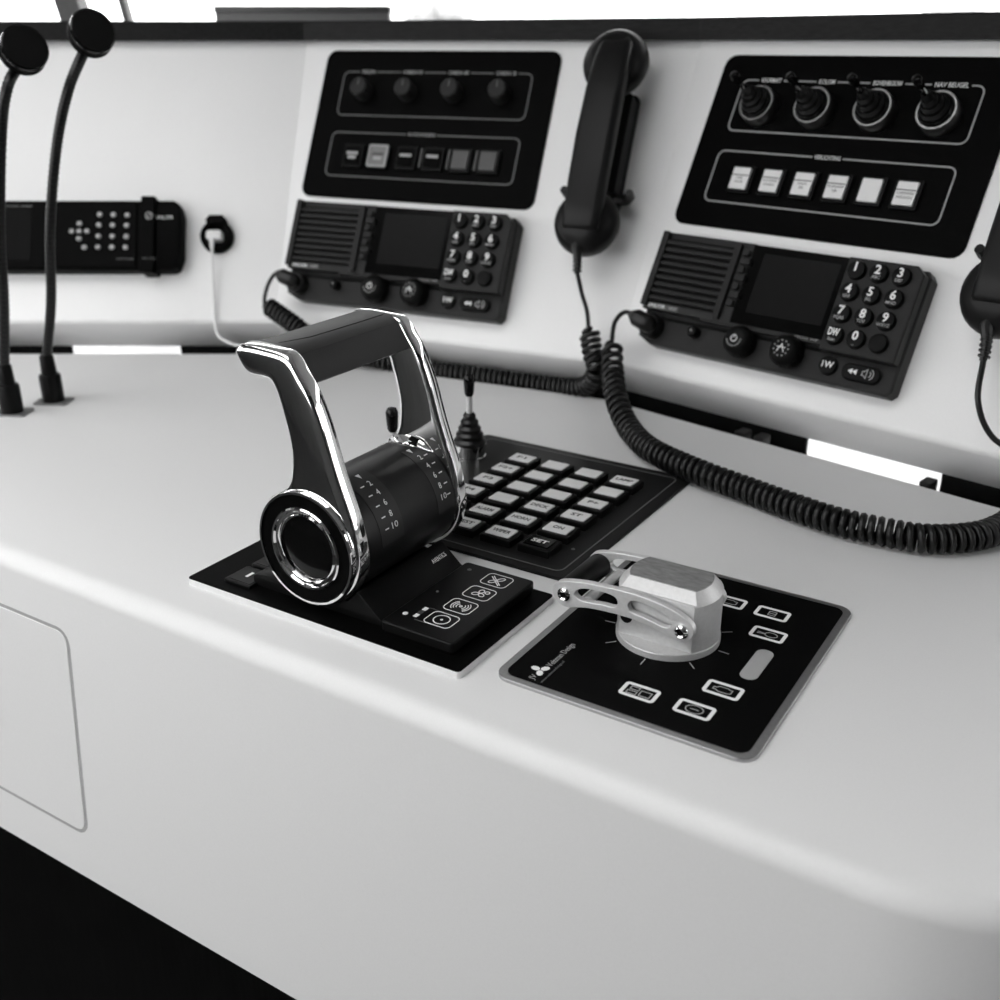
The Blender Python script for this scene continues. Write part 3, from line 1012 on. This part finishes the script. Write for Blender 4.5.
# ================================================================== GOOSENECK MICROPHONES
def mic(base, offs, head_c, head_d, label):
    hd_ = Vector(head_d).normalized()
    offs = offs[:-1] + [tuple(Vector(head_c) - hd_ * 23 + Vector((0, 0, -3))), tuple(Vector(head_c) - hd_ * 17)]
    t = thing('gooseneck_microphone', label, 'microphone', base, group='gooseneck microphones')
    pl = link('base_plate', slab(30, 22, 0, 1.6, 3, 0.5), 'metal_dull', t)
    pl.rotation_euler = (0, 0, R(28))
    for sx in (-1, 1):
        link('plate_screw', disc(2.2, 1.6, 2.6, 0.5, n=12), 'metal_dull', pl, (sx * 12, 0, 0))
    link('socket', lathe([(0, 1.6), (9.4, 1.6), (9.4, 24), (8.6, 26), (6.6, 27), (6.0, 42), (4.8, 44), (0, 44)], 24), 'black_plastic', t)
    pts = spline([(0, 0, 40)] + offs, 14)
    link('gooseneck', tube(pts, 4.0, 12), 'black_rubber', t)
    # ribs of the flexible stem
    bm = bmesh.new()
    acc = 0
    for a, b in zip(pts, pts[1:]):
        acc += (b - a).length
        if acc > 2.6:
            acc = 0
            d_ = (b - a).normalized()
            bm_tube(bm, [b - d_ * 0.7, b + d_ * 0.7], 4.35, 12)
    rb = link('stem_ribs', fin(bm), 'black_rubber', t)
    rb['kind'] = 'stuff'
    q = Vector(head_d).normalized().to_track_quat('Z', 'Y').to_matrix().to_4x4()
    hd = link('head', lathe([(0, -26), (4.5, -26), (7.5, -21), (13, -17.5), (16.6, -12), (17.2, 0), (15.8, 1.8)], 32), 'black_plastic', t)
    hd.matrix_local = Matrix.Translation(Vector(head_c) * MM) @ q
    link('grille', lathe([(0, 2.6), (10, 2.6), (15.9, 1.8), (16.2, 0)], 32), 'black_void', hd)
    link('rim', lathe([(15.8, 1.6), (17.3, 1.0), (17.5, -1.4), (15.8, -1.4)], 32), 'black_gloss', hd)
    for q_ in range(2):
        link('vent_ring', lathe([(16.2, -0.5), (17.5, -0.5), (17.5, 0.5), (16.2, 0.5)], 32), 'radio_dark', hd, (0, 0, -6 - 3.5 * q_))
hd_dir = (1.10, -0.40, 0.46)
mic((-823, 558, 0), [(10.6, 6.7, 92), (18.2, 11.5, 151), (31.4, 19.8, 215), (46, 29, 261), (56, 35.5, 284)], (68, 43, 304), hd_dir, 'tall black gooseneck microphone nearer the power socket')
mic((-826.7, 519, 0), [(8.8, 5.5, 99), (14.9, 9.4, 156), (28, 17.5, 232), (37, 23, 264), (43, 27, 275)], (52, 33, 292), hd_dir, 'black gooseneck microphone at the left edge of the picture')

# ================================================================== THROTTLE
PZ = 4.4
thr = thing('throttle_control', 'chrome and black ship throttle with wide bridge handle on plate', 'throttle', (-359, 427, 0))
TO = Vector((-359, 427, 0))
def tl(x, y, z):
    return Vector((x, y, z)) - TO
def tlink(name, me, m, parent=thr, **k):
    """mesh given in world mm, stored relative to the throttle's foot"""
    for v in me.vertices:
        v.co -= TO * MM
    return link(name, me, m, parent, **k)
pl = tlink('mounting_plate', slab(195, 97.5, 0, PZ - 0.5, 2.5, 0.3, -358.7, 425), 'plate_edge')
tlink('plate_overlay', slab(194.6, 97.1, PZ - 0.5, PZ, 2.5, 0.2, -358.7, 425), 'panel_black')
HX, HZ = -366.5, 43.0
N0, N1, F0, F1 = 386, 398, 480, 491
def xz_prism(pts, y0, y1, bev=0.0, seg=2, both=True):
    """outline in (x, z) extruded along y"""
    bm = bmesh.new()
    bm_prism(bm, pts, -y1, -y0, bev, seg, both)
    # local (x, y, z) -> world (x, -z, y)
    bm.transform(Matrix(((1, 0, 0, 0), (0, 0, -1, 0), (0, 1, 0, 0), (0, 0, 0, 1))))
    return fin(bm)
def lathe_y(prof, cx, cy, cz, n=48, flip=1):
    """prof (radius, along -Y when flip=1) about the y axis"""
    m = Matrix.Translation((cx, cy, cz)) @ Matrix.Rotation(R(90 * flip), 4, 'X')
    return lathe(prof, n, m)
# pedestal: low block with the sloping name strip
ped = [(-416, PZ), (-416, 10.5), (-413.5, 12), (-400, 14), (-345, 14), (-338.5, 21), (-336, 20.5), (-323.5, 9.5), (-321, 8), (-321, PZ)]
pd = tlink('pedestal', xz_prism(ped, 391, 470, 0.8), 'black_plastic')
slope = Vector((-338.5, 0, 21)) - Vector((-323.5, 0, 9.5))
sl = slope.normalized()
def on_slope(y, k):
    p = Vector((-323.5, y, 9.5)) + slope * k
    return p
nm = text(pd, 'AVENTICS', 4.2, 0, 0, 0, 'print_white', 13.5, bold=0.05)
nrm = Vector((0, 1, 0)).cross(sl)
nm.matrix_local = Matrix.Translation((on_slope(458, 0.52) + nrm * 0.7 - TO) * MM) @ Matrix(((0, 1, 0), sl, nrm)).transposed().to_4x4()
st = link('name_mark', slab(1.8, 1.8, 0, 0.15, 0.3), 'print_grey', pd)
st.matrix_local = Matrix.Translation((on_slope(466.5, 0.72) + nrm * 0.6 - TO) * MM) @ Matrix(((0, 1, 0), sl, nrm)).transposed().to_4x4()
# touch keypad beside it
kp = tlink('touch_pad', slab(47, 83, PZ + 2.2, 12.2, 2.5, 0.9, -295.3, 428), 'black_plastic')
tlink('pad_foot', slab(45.5, 81, PZ, PZ + 2.3, 2.5, 0, -295.3, 428), 'panel_black')
def pad_icon(x, y, strokes):
    o = link('touch_icon', ribbons([(rrect(16.5, 13.5, 3, 0, 0, 4), True)], 0.55, 0, 0.12), 'print_white', kp, (x - TO.x, y - TO.y, 12.2), smooth=0)
    o.rotation_euler = (0, 0, 0)
    link('icon_mark', ribbons(strokes, 0.6, 12.2, 12.34), 'print_white', kp, (x - TO.x, y - TO.y, 0), smooth=0)
def petal(a, r0, r1, w):
    out = []
    for k in range(13):
        t_ = k / 12 * 2 * math.pi
        rr, ww = (r0 + r1) / 2 + (r1 - r0) / 2 * math.cos(t_), w * math.sin(t_)
        out.append((rr * math.cos(a) - ww * math.sin(a), rr * math.sin(a) + ww * math.cos(a)))
    return (out, True)
pad_icon(-291.2, 404.2, [(ringpts(4.6), True), (ringpts(0.5, n=8), True)])
pad_icon(-290.8, 421.8, [(ringpts(0.8, n=8), True)] + [[(r_ * math.cos(R(a)), r_ * math.sin(R(a))) for a in range(s - 50, s + 51, 20)] for r_ in (2.6, 4.2, 5.6) for s in (0, 180)])
pad_icon(-290.4, 439.8, [petal(R(90), 0.4, 4.4, 1.5), petal(R(215), 0.4, 4.4, 1.5), petal(R(325), 0.4, 4.4, 1.5), (ringpts(1.4, 3.6, 2.6, 10), True)])
pad_icon(-290.3, 457.8, [petal(R(50), 0.2, 5.2, 1.4), petal(R(230), 0.2, 5.2, 1.4), [(-4.5, 4.2), (4.5, -4.2)], [(-5.2, 3.2), (3.8, -5.0)]])
for x, y, rr, m in ((-311.8, 399.4, 1.5, 'print_white'), (-311.3, 461, 1.3, 'print_dim'), (-311.5, 429, 0.9, 'print_dim')):
    link('indicator_lamp', disc(rr, 12.15, 12.5, 0.1, x - TO.x, y - TO.y, 14), m, kp)
for dy, m in ((4.2, 'print_white'), (0, 'lens_grey'), (-4.2, 'print_white')):
    link('level_mark', slab(2.6, 3.6, 12.15, 12.3, 0.4, 0, -305.5 - TO.x, 405 + dy - TO.y), m, kp)
link('level_bracket', ribbons([[(-304 - TO.x, 411.5 - TO.y), (-296 - TO.x, 411.5 - TO.y)], [(-304 - TO.x, 397 - TO.y), (-296 - TO.x, 397 - TO.y)]], 0.3, 12.15, 12.28), 'print_dim', kp, smooth=0)
# buttons on the left of the plate
for (x, y) in ((-423.5, 394.5), (-423.5, 417)):
    b = tlink('plate_button', slab(20.5, 19.5, PZ, 6.4, 1.0, 0.6, x, y), 'black_plastic')
    link('button_face', slab(17, 16, 6.4, 6.7, 0.8, 0.15, x - TO.x, y - TO.y), 'keypad_plate', b)
    if y < 400:
        o = link('button_mark', slab(2.0, 6.0, 6.7, 6.82, 0.2, 0, x - TO.x, y + 1 - TO.y), 'print_white', b)
# drum
dr = tlink('drum', lathe_y([(0, -(F0 + 1)), (33, -(F0 + 1)), (33, -(N0 + 10)), (0, -(N0 + 10))], HX, 0, HZ, 72), 'drum_black')
def drum_frame(y, th, off):
    n_ = Vector((math.sin(th), 0, math.cos(th)))
    u_ = Vector((-math.cos(th), 0, math.sin(th)))
    p = Vector((HX, y, HZ)) + n_ * (33 + off) - TO
    return Matrix.Translation(p * MM) @ Matrix(((0, 1, 0), u_, n_)).transposed().to_4x4()
def drum_patch(y0, y1, a0, a1, off, m, name):
    bm = bmesh.new()
    rows = []
    for k in range(13):
        th = R(a0 + (a1 - a0) * k / 12)
        rows.append([bm.verts.new((HX + (33 + o_) * math.sin(th), y, HZ + (33 + o_) * math.cos(th))) for y, o_ in ((y0, -0.4), (y0, off), (y1, off), (y1, -0.4))])
    for a, b in zip(rows, rows[1:]):
        for k in range(3):
            bm.faces.new((a[k], a[k + 1], b[k + 1], b[k]))
    bm.faces.new(rows[0])
    bm.faces.new(rows[-1][::-1])
    me = fin(bm)
    for v in me.vertices:
        v.co -= TO * MM
    return link(name, me, m, dr)
drum_patch(409, 429, 12, 92, 0.25, 'drum_patch', 'scale_panel')
drum_patch(462, 479, 12, 92, 0.25, 'drum_patch', 'scale_panel')
for dy, ty, sgn in ((421.5, 415.0, 1), (468.6, 474.0, -1)):
    for k, s in enumerate(('2', '4', '6', '8', '10')):
        th = R(29.3 + 11.8 * k)
        o = text(dr, s, 5.2, 0, 0, 0, 'print_white', name='scale_digit', width=None if s != '10' else 5.2)
        o.matrix_local = drum_frame(dy, th, 0.32)
        o = link('scale_tick', slab(3.2, 0.7, 0, 0.12, 0.1), 'print_white', dr)
        o.matrix_local = drum_frame(ty, th, 0.26)
    o = link('zero_pointer', prism([(-1.6, 1.6), (1.6, 1.6), (0, -2.4)], 0, 0.15), 'print_white', dr)
    o.matrix_local = drum_frame(dy - 1, R(16.5), 0.28)
# side arms
def pillow(pts, y0, y1, edge=3.6, rim=5.0, k=0.5):
    """arm of constant outline with softly crowned cheeks"""
    half = (y1 - y0) / 2
    straight = half - rim * k
    me = shape2d([pts], straight + rim, rim, 5)
    for v in me.vertices:
        x, z, y = v.co.x, v.co.y, v.co.z / MM
        if abs(y) > straight:
            y = math.copysign(straight + (abs(y) - straight) * k, y)
        v.co = (x, (y0 + y1) / 2 * MM - y * MM, z)
    return me
def sc(p):
    return p
right = [sc(p) for p in ((-399.3, 151.2), (-388.8, 151.1), (-375.1, 150), (-369.3, 146.7), (-364, 139.1), (-358, 130), (-351.6, 114.6), (-345.4, 93.5), (-341, 80.4), (-335.8, 66), (-333.1, 55))]
left = [sc(p) for p in ((-383.7, 71.5), (-377.5, 78.8), (-375.0, 89), (-374.8, 101.4), (-378.5, 118.4), (-382.6, 130.8), (-386.6, 134.4), (-397.9, 134.8), (-403.3, 137.2), (-408.3, 144.5), (-407.6, 148.0), (-404.4, 150.5))]
RA = 35.0
arc = []
for k in range(22):
    a = R(12 - k * (12 + 222) / 21)
    arc.append((HX + RA * math.cos(a), HZ + RA * math.sin(a)))
# arc runs clockwise through the bottom to the upper left
arm_pts = right + arc + left
for y0, y1, nm_ in ((N0, N1, 'near'), (F0, F1, 'far')):
    arm = tlink('side_arm', pillow(smooth2d(arm_pts, 4), y0, y1), 'chrome', smooth=45)
    out = -1 if nm_ == 'near' else 1
    # dark mirror inlay on the outer cheek of the arm
    ins = [(-366, 134), (-361.5, 124), (-356, 108), (-350.5, 88), (-349, 79.5), (-362, 80.5), (-371.5, 83), (-370.5, 96), (-373, 112), (-377, 128), (-374, 138)]
    if nm_ == 'near':
        yy = y0
        hub = [('hub_ring', [(31.5, 2.8), (32.8, 2.8), (33.4, 1.6), (33.4, -1), (31.2, -1)], 'chrome'),
               ('hub_face', [(22.5, 0.6), (23.5, 1.8), (30.8, 2.2), (31.6, 1.6), (31.6, -1)], 'panel_black'),
               ('bezel_ring', [(18.6, 0.2), (18.9, 1.6), (19.6, 2.4), (20.6, 1.6), (21.4, 1.8), (22.2, 3.2), (23.2, 3.4), (24.0, 2.6), (24.2, 0.5)], 'chrome'),
               ('hub_cap', [(0, 1.5), (8, 1.4), (14, 1.0), (18.2, 0.2), (18.8, -0.6)], 'black_gloss')]
        for n_, pf, m in hub:
            tlink(n_, lathe_y([(r_, z - yy) for r_, z in pf], HX, 0, HZ, 64), m, arm)
# chrome flare where the far arm runs onto the drum
bm = bmesh.new()
rows, near_edge = [], []
NA = 28
for k in range(NA + 1):
    a = R(-34 + 66 * k / NA)
    w = math.sin(math.pi * k / NA) ** 0.8
    row = []
    for q in range(7):
        u = q / 6
        y = (F0 + 1) - 8 * w * (1 - u)
        rr = 33.1 + 4.2 * w * u * u
        row.append(bm.verts.new((HX + rr * math.sin(a), y, HZ + rr * math.cos(a))))
    near_edge.append((HX + 33.3 * math.sin(a), (F0 + 1) - 8 * w, HZ + 33.3 * math.cos(a)))
    rows.append(row)
for a, b in zip(rows, rows[1:]):
    for k in range(6):
        bm.faces.new((a[k], a[k + 1], b[k + 1], b[k]))
tlink('arm_root', fin(bm), 'chrome', dr, smooth=60)
bm = bmesh.new()
bm_tube(bm, near_edge, 0.6, 8)
tlink('crescent_trim', fin(bm), 'chrome', dr)
# grip
gp = [sc(p) for p in ((-405, 148.2), (-401, 150.6), (-392, 151.2), (-378, 150.6), (-372, 147.6), (-364.5, 136.0), (-363.5, 133.5), (-366, 132), (-371, 132.5), (-381, 136.0), (-398, 137), (-403, 141))]
tlink('grip', xz_prism(gp, N1 - 2.5, F0 + 2.5, 0, 2), 'grip_black', smooth=25)
tlink('grip_seam', tube([(HX - 21.5, N1 + 1, 150.95), (HX - 16, N1 + 20, 150.85), (HX - 15, F0 - 20, 150.85), (HX - 15, F0 - 1, 150.85)], 0.25, 6), 'black_void')

# ================================================================== KEYPAD PANEL WITH JOYSTICKS
kx0, kx1, ky0, ky1 = -447, -265.5, 497, 688.5
kc = ((kx0 + kx1) / 2, (ky0 + ky1) / 2)
kpn = thing('keypad_panel', 'dark square panel of rectangular lit keys with two joysticks', 'control panel', (kc[0], kc[1], 0))
link('plate', slab(kx1 - kx0, ky1 - ky0, 0, 2.0, 6, 0.5), 'keypad_plate', kpn)
link('trim_line', ribbons([(rrect(kx1 - kx0 - 18, ky1 - ky0 - 15, 5, 0, 0, 4), True)], 0.8, 2.0, 2.2), 'print_dim', kpn, smooth=0)
link('panel_screw', disc(1.2, 2.0, 2.5, 0.2, -283 - kc[0], 536 - kc[1], 12), 'metal_dull', kpn)
body_me = slab(23, 18, 0, 5.0, 1.0, 0.8)
lens_me = slab(17.5, 12.5, 0, 0.9, 0.6, 0.3)
legends = {(0, 0): 'F1', (0, 1): 'F2+', (0, 2): 'F3', (0, 3): 'F4', (1, 4): 'ALARM', (1, 5): 'TEST', (2, 3): 'DECK', (2, 4): 'HORN', (2, 5): 'WIPER',
           (3, 0): 'LAMP', (3, 2): 'F+', (3, 3): 'ST', (3, 4): 'ON', (3, 5): 'SET', (0, 4): 'UP', (0, 5): 'DN'}
bm_cnt = 0
for c in range(4):
    for r_ in range(6):
        x, y = -385.6 + 28.3 * c - kc[0], 644.6 - 24.0 * r_ - kc[1]
        b = link('key', body_me, 'black_plastic', kpn, (x, y, 2.0), shared=bm_cnt > 0)
        dark = (c, r_) == (3, 5)
        if dark:
            link('key_lens', slab(17.5, 12.5, 0, 0.9, 0.6, 0.3), 'black_gloss', b, (0, 0, 5.0))
        else:
            link('key_lens', lens_me, 'lens_key', b, (0, 0, 5.0), shared=bm_cnt > 0)
        s = legends.get((c, r_))
        if s:
            text(b, s, 5.8, 0, 0, 5.95, 'print_white' if dark else 'print_black', min(13, 3.8 * len(s)), name='legend', bold=0.12)
        bm_cnt += 1
def joystick(x, y):
    j = link('joystick', lathe([(12.6, 12), (12.4, 15), (10.6, 17), (9.8, 16.4), (10.6, 20), (9.0, 22), (8.2, 21.5), (8.8, 25), (7.2, 27), (6.4, 26.5), (6.8, 30), (5.4, 32), (4.6, 31.6), (4.8, 35), (3.4, 37), (0, 36.5)], 24),
             'black_rubber', kpn, (x - kc[0], y - kc[1], 2.0))
    link('collar', lathe([(12.2, 0), (12.2, 3), (11.6, 3.4), (11.6, 10), (12.6, 10.6), (12.6, 12.6), (11.4, 13), (0, 13)], 32), 'chrome', j)
    link('stick', lathe([(2.4, 35), (2.3, 52), (0, 52)], 14), 'alu', j)
    link('stick_cap', lathe([(2.6, 50), (3.6, 52), (4.2, 60), (4.3, 64), (3.2, 66.5), (0, 67.5)], 18), 'black_gloss', j)
joystick(-427, 635)
joystick(-427, 541)

# ================================================================== STEERING CONTROL
scx, scy = -180.0, 470.0
sp = thing('steering_control', 'black touch plate with aluminium steering tiller knob and icons', 'steering control', (scx, scy, 0))
link('plate', slab(137, 166, 0, 2.0, 9, 0.4, n=6), 'alu_edge', sp)
link('overlay', slab(128.5, 157.5, 2.0, 2.3, 6, 0.1, n=5), 'panel_black', sp)
OZ = 2.3
def s_icon(x, y, strokes, w=18.8, h=12.0):
    f_ = link('icon_frame', ribbons([(rrect(w - 1.8, h - 1.8, 1.2, 0, 0, 3), True)], 1.9, 0, 0.15), 'print_white', sp, (x - scx, y - scy, OZ), smooth=0)
    link('icon_mark', ribbons(strokes, 0.55, 0, 0.12), 'print_grey', f_, (0, 0, 0), smooth=0)
eng = [([(-5, 0.8), (-3.5, 0.8), (-2.6, 2.2), (2.0, 2.2), (3.0, 1.4), (4.4, 1.4), (4.4, -1.6), (2.6, -2.4), (-2.0, -2.4), (-3.5, -1.2), (-5, -1.2)], True)]
s_icon(-178.0, 411.5, [([(-5.5, 0.6), (-1, 0.6), (-1, 3.2), (-5.5, 3.2)], True), ([(0.5, -2.8), (6, -2.8), (6, 1.6), (0.5, 1.6)], True), ([(-6, -3.2), (-1, -3.2), (-1, -0.8), (-6, -0.8)], True)])
s_icon(-149.5, 412.0, [(ringpts(4.4, n=24, ry=3.4), True), [(-2.2, 0), (2.2, 0)]])
s_icon(-144.0, 435.2, eng)
s_icon(-143.3, 499.0, [(ringpts(3.4, 1.6, 0, 20, 2.4), True), [(-6, 0.6), (-2, 0)], [(-6, -0.9), (-2, -0.6)]])
s_icon(-149.0, 522.2, [[(-2, -2.2), (-2, 2.2), (2, 2.2), (2, -2.2), (-2, -2.2)], [(-2, 0), (2, 0)]])
s_icon(-174.5, 522.8, eng)
sl_ = link('slider_strip', slab(9.2, 32, 2.3, 2.7, 4.4, 0.1, n=6), 'print_grey', sp, (-138.0 - scx, 466.5 - scy, 0))
# maker's mark: three-bladed propeller and lettering running away from the viewer
lg = bmesh.new()
for a in (-65, 55, 175):
    pts = [p for p in petal(R(a), 0.4, 5.4, 1.75)[0][:-1]]
    bm_prism(lg, pts, 0, 0.12)
o = link('propeller_mark', fin(lg), 'print_white', sp, (-229.5 - scx, 403.0 - scy, OZ), smooth=0)
text(sp, 'JV', 4.6, -229.3 - scx, 395.6 - scy, OZ + 0.05, 'print_grey', 4.2, rot=90)
text(sp, 'Veltman Design', 5.0, -227.6 - scx, 421.5 - scy, OZ + 0.05, 'print_grey', 25.5, rot=90)
text(sp, 'www.veltmandesign.nl', 2.2, -223.4 - scx, 405.0 - scy, OZ + 0.05, 'print_dim', 23.5, rot=90)
# ticks round the knob
kx, ky, KR = -189.3, 470.5, 28.0
for a in (-172, -133, -89, -44, -3, 36, 80, 125):
    tk = link('tick_mark', slab(6.0, 0.55, 0, 0.12, 0.1), 'print_grey', sp, (kx - scx + 32.5 * math.cos(R(a)), ky - scy + 32.5 * math.sin(R(a)), OZ))
    tk.rotation_euler = (0, 0, R(a))
# knob: round foot, flat-sided body, chamfered top
def kl(pts):
    return [(x + kx - scx, y + ky - scy) for x, y in pts]
foot = link('knob_foot', prism(kl(ringpts(KR, n=64)), OZ, 6.2, 0.6), 'alu', sp)
FLAT = 18.0
def flat_disc(r_, fl, n=24):
    a0 = math.asin(fl / r_)
    pts = []
    for k in range(n + 1):
        a = -a0 + 2 * a0 * k / n
        pts.append((r_ * math.cos(a), r_ * math.sin(a)))
    for k in range(n + 1):
        a = math.pi - a0 + 2 * a0 * k / n
        pts.append((r_ * math.cos(a), r_ * math.sin(a)))
    return pts
def loft(layers):
    bm = bmesh.new()
    rows = [[bm.verts.new((x, y, z)) for x, y in pts] for pts, z in layers]
    for a, b in zip(rows, rows[1:]):
        for k in range(len(a)):
            j = (k + 1) % len(a)
            bm.faces.new((a[k], a[j], b[j], b[k]))
    bm.faces.new(rows[0][::-1])
    bm.faces.new(rows[-1])
    return fin(bm)
kb_ = link('knob_body', loft([(kl(flat_disc(KR - 0.6, FLAT)), 6.2), (kl(flat_disc(KR - 0.6, FLAT)), 32.6), (kl(flat_disc(KR - 1.2, FLAT - 0.2)), 33.2)]), 'alu', sp, smooth=25)
link('knob_chamfer', loft([(kl(flat_disc(KR - 1.2, FLAT - 1.6)), 33.2), (kl(flat_disc(KR - 5.8, 12.5)), 38.6)]), 'alu', sp, smooth=25)
link('knob_top', loft([(kl(flat_disc(KR - 6.0, 12.3)), 38.6), (kl(flat_disc(KR - 6.2, 12.1)), 39.0)]), 'alu_top', sp, smooth=25)
link('pivot_hole', prism(kl(ringpts(3.4, n=20)), 0, 0.3), 'black_void', sp).matrix_local = Matrix.Translation(Vector((0, 0, 0)))
hole = [c for c in sp.children if c.name.startswith('pivot_hole')][0]
hole.data = (lambda: lathe_y([(0, 0.25), (3.4, 0.25), (3.4, -0.5)], -206.0 - scx, ky - FLAT - scy, 16.5, 20))()
hole.data.materials.append(MATS['black_void'])
# tiller arms, rod and screws
top = [(-240.3, 30.4), (-228.3, 32.6), (-219.4, 33.2), (-207.2, 34.0), (-195.3, 33.7), (-183.5, 32.2), (-175.1, 29.8), (-169.0, 26.6), (-166.2, 22.0), (-167.6, 17.0), (-172.3, 14.0), (-176.6, 14.6), (-186.4, 17.3), (-198.4, 19.0), (-207.3, 19.3), (-218.8, 18.8), (-228.5, 17.6), (-240.0, 14.8), (-246.0, 18.0), (-247.9, 22.8), (-246.0, 27.8)]
slot1 = [(-234.6, 24.0), (-232.2, 27.6), (-227.0, 29.3), (-216.3, 30.0), (-210.6, 28.8), (-209.2, 25.4), (-211.4, 22.9), (-217.5, 22.6), (-226.0, 21.6), (-231.5, 21.6)]
slot2 = [(-203.2, 26.6), (-201.4, 29.4), (-197.4, 30.3), (-190.5, 29.6), (-184.0, 27.6), (-179.0, 24.8), (-178.8, 21.6), (-182.1, 19.8), (-188.0, 20.9), (-194.6, 22.2), (-201.4, 23.2)]
def arm_plate(yc):
    me = shape2d([smooth2d(top, 4), smooth2d(slot1, 4), smooth2d(slot2, 4)], 2.1, 0.35, 0)
    # (x, y, z) -> (x, -z, y)
    for v in me.vertices:
        x, y, z = v.co
        v.co = (x - scx * MM, yc * MM - z - scy * MM, y)
    return me
for yc, sg in ((449.6, -1), (491.4, 1)):
    a_ = link('tiller_arm', arm_plate(yc), 'alu', sp, smooth=20)
    for bx, bz in ((-240.6, 22.6), (-172.8, 20.4)):
        yo = yc + sg * 2.1
        s_ = link('screw', lathe_y([(1.6, 0.3), (1.7, 1.8), (2.6, 2.3), (3.7, 1.6), (4.2, 0.4), (4.2, -0.3)], bx - scx, yo - scy, bz, 24, 1 if sg < 0 else -1), 'chrome', a_)
        link('hex_socket', lathe_y([(0, 0.6), (1.8, 0.6), (1.8, 0.2)], bx - scx, yo - scy, bz, 6, 1 if sg < 0 else -1), 'black_void', s_)
link('tiller_rod', lathe_y([(0, -489.2), (6.6, -489.2), (7.0, -488), (7.0, -453), (6.6, -451.8), (0, -451.8)], -240.6 - scx, -scy, 22.6, 28), 'black_plastic', sp)
link('tiller_spacer', lathe_y([(0, -489.2), (2.6, -489.2), (2.6, -451.8), (0, -451.8)], -228.5 - scx, -scy, 20.0, 16), 'alu', sp)
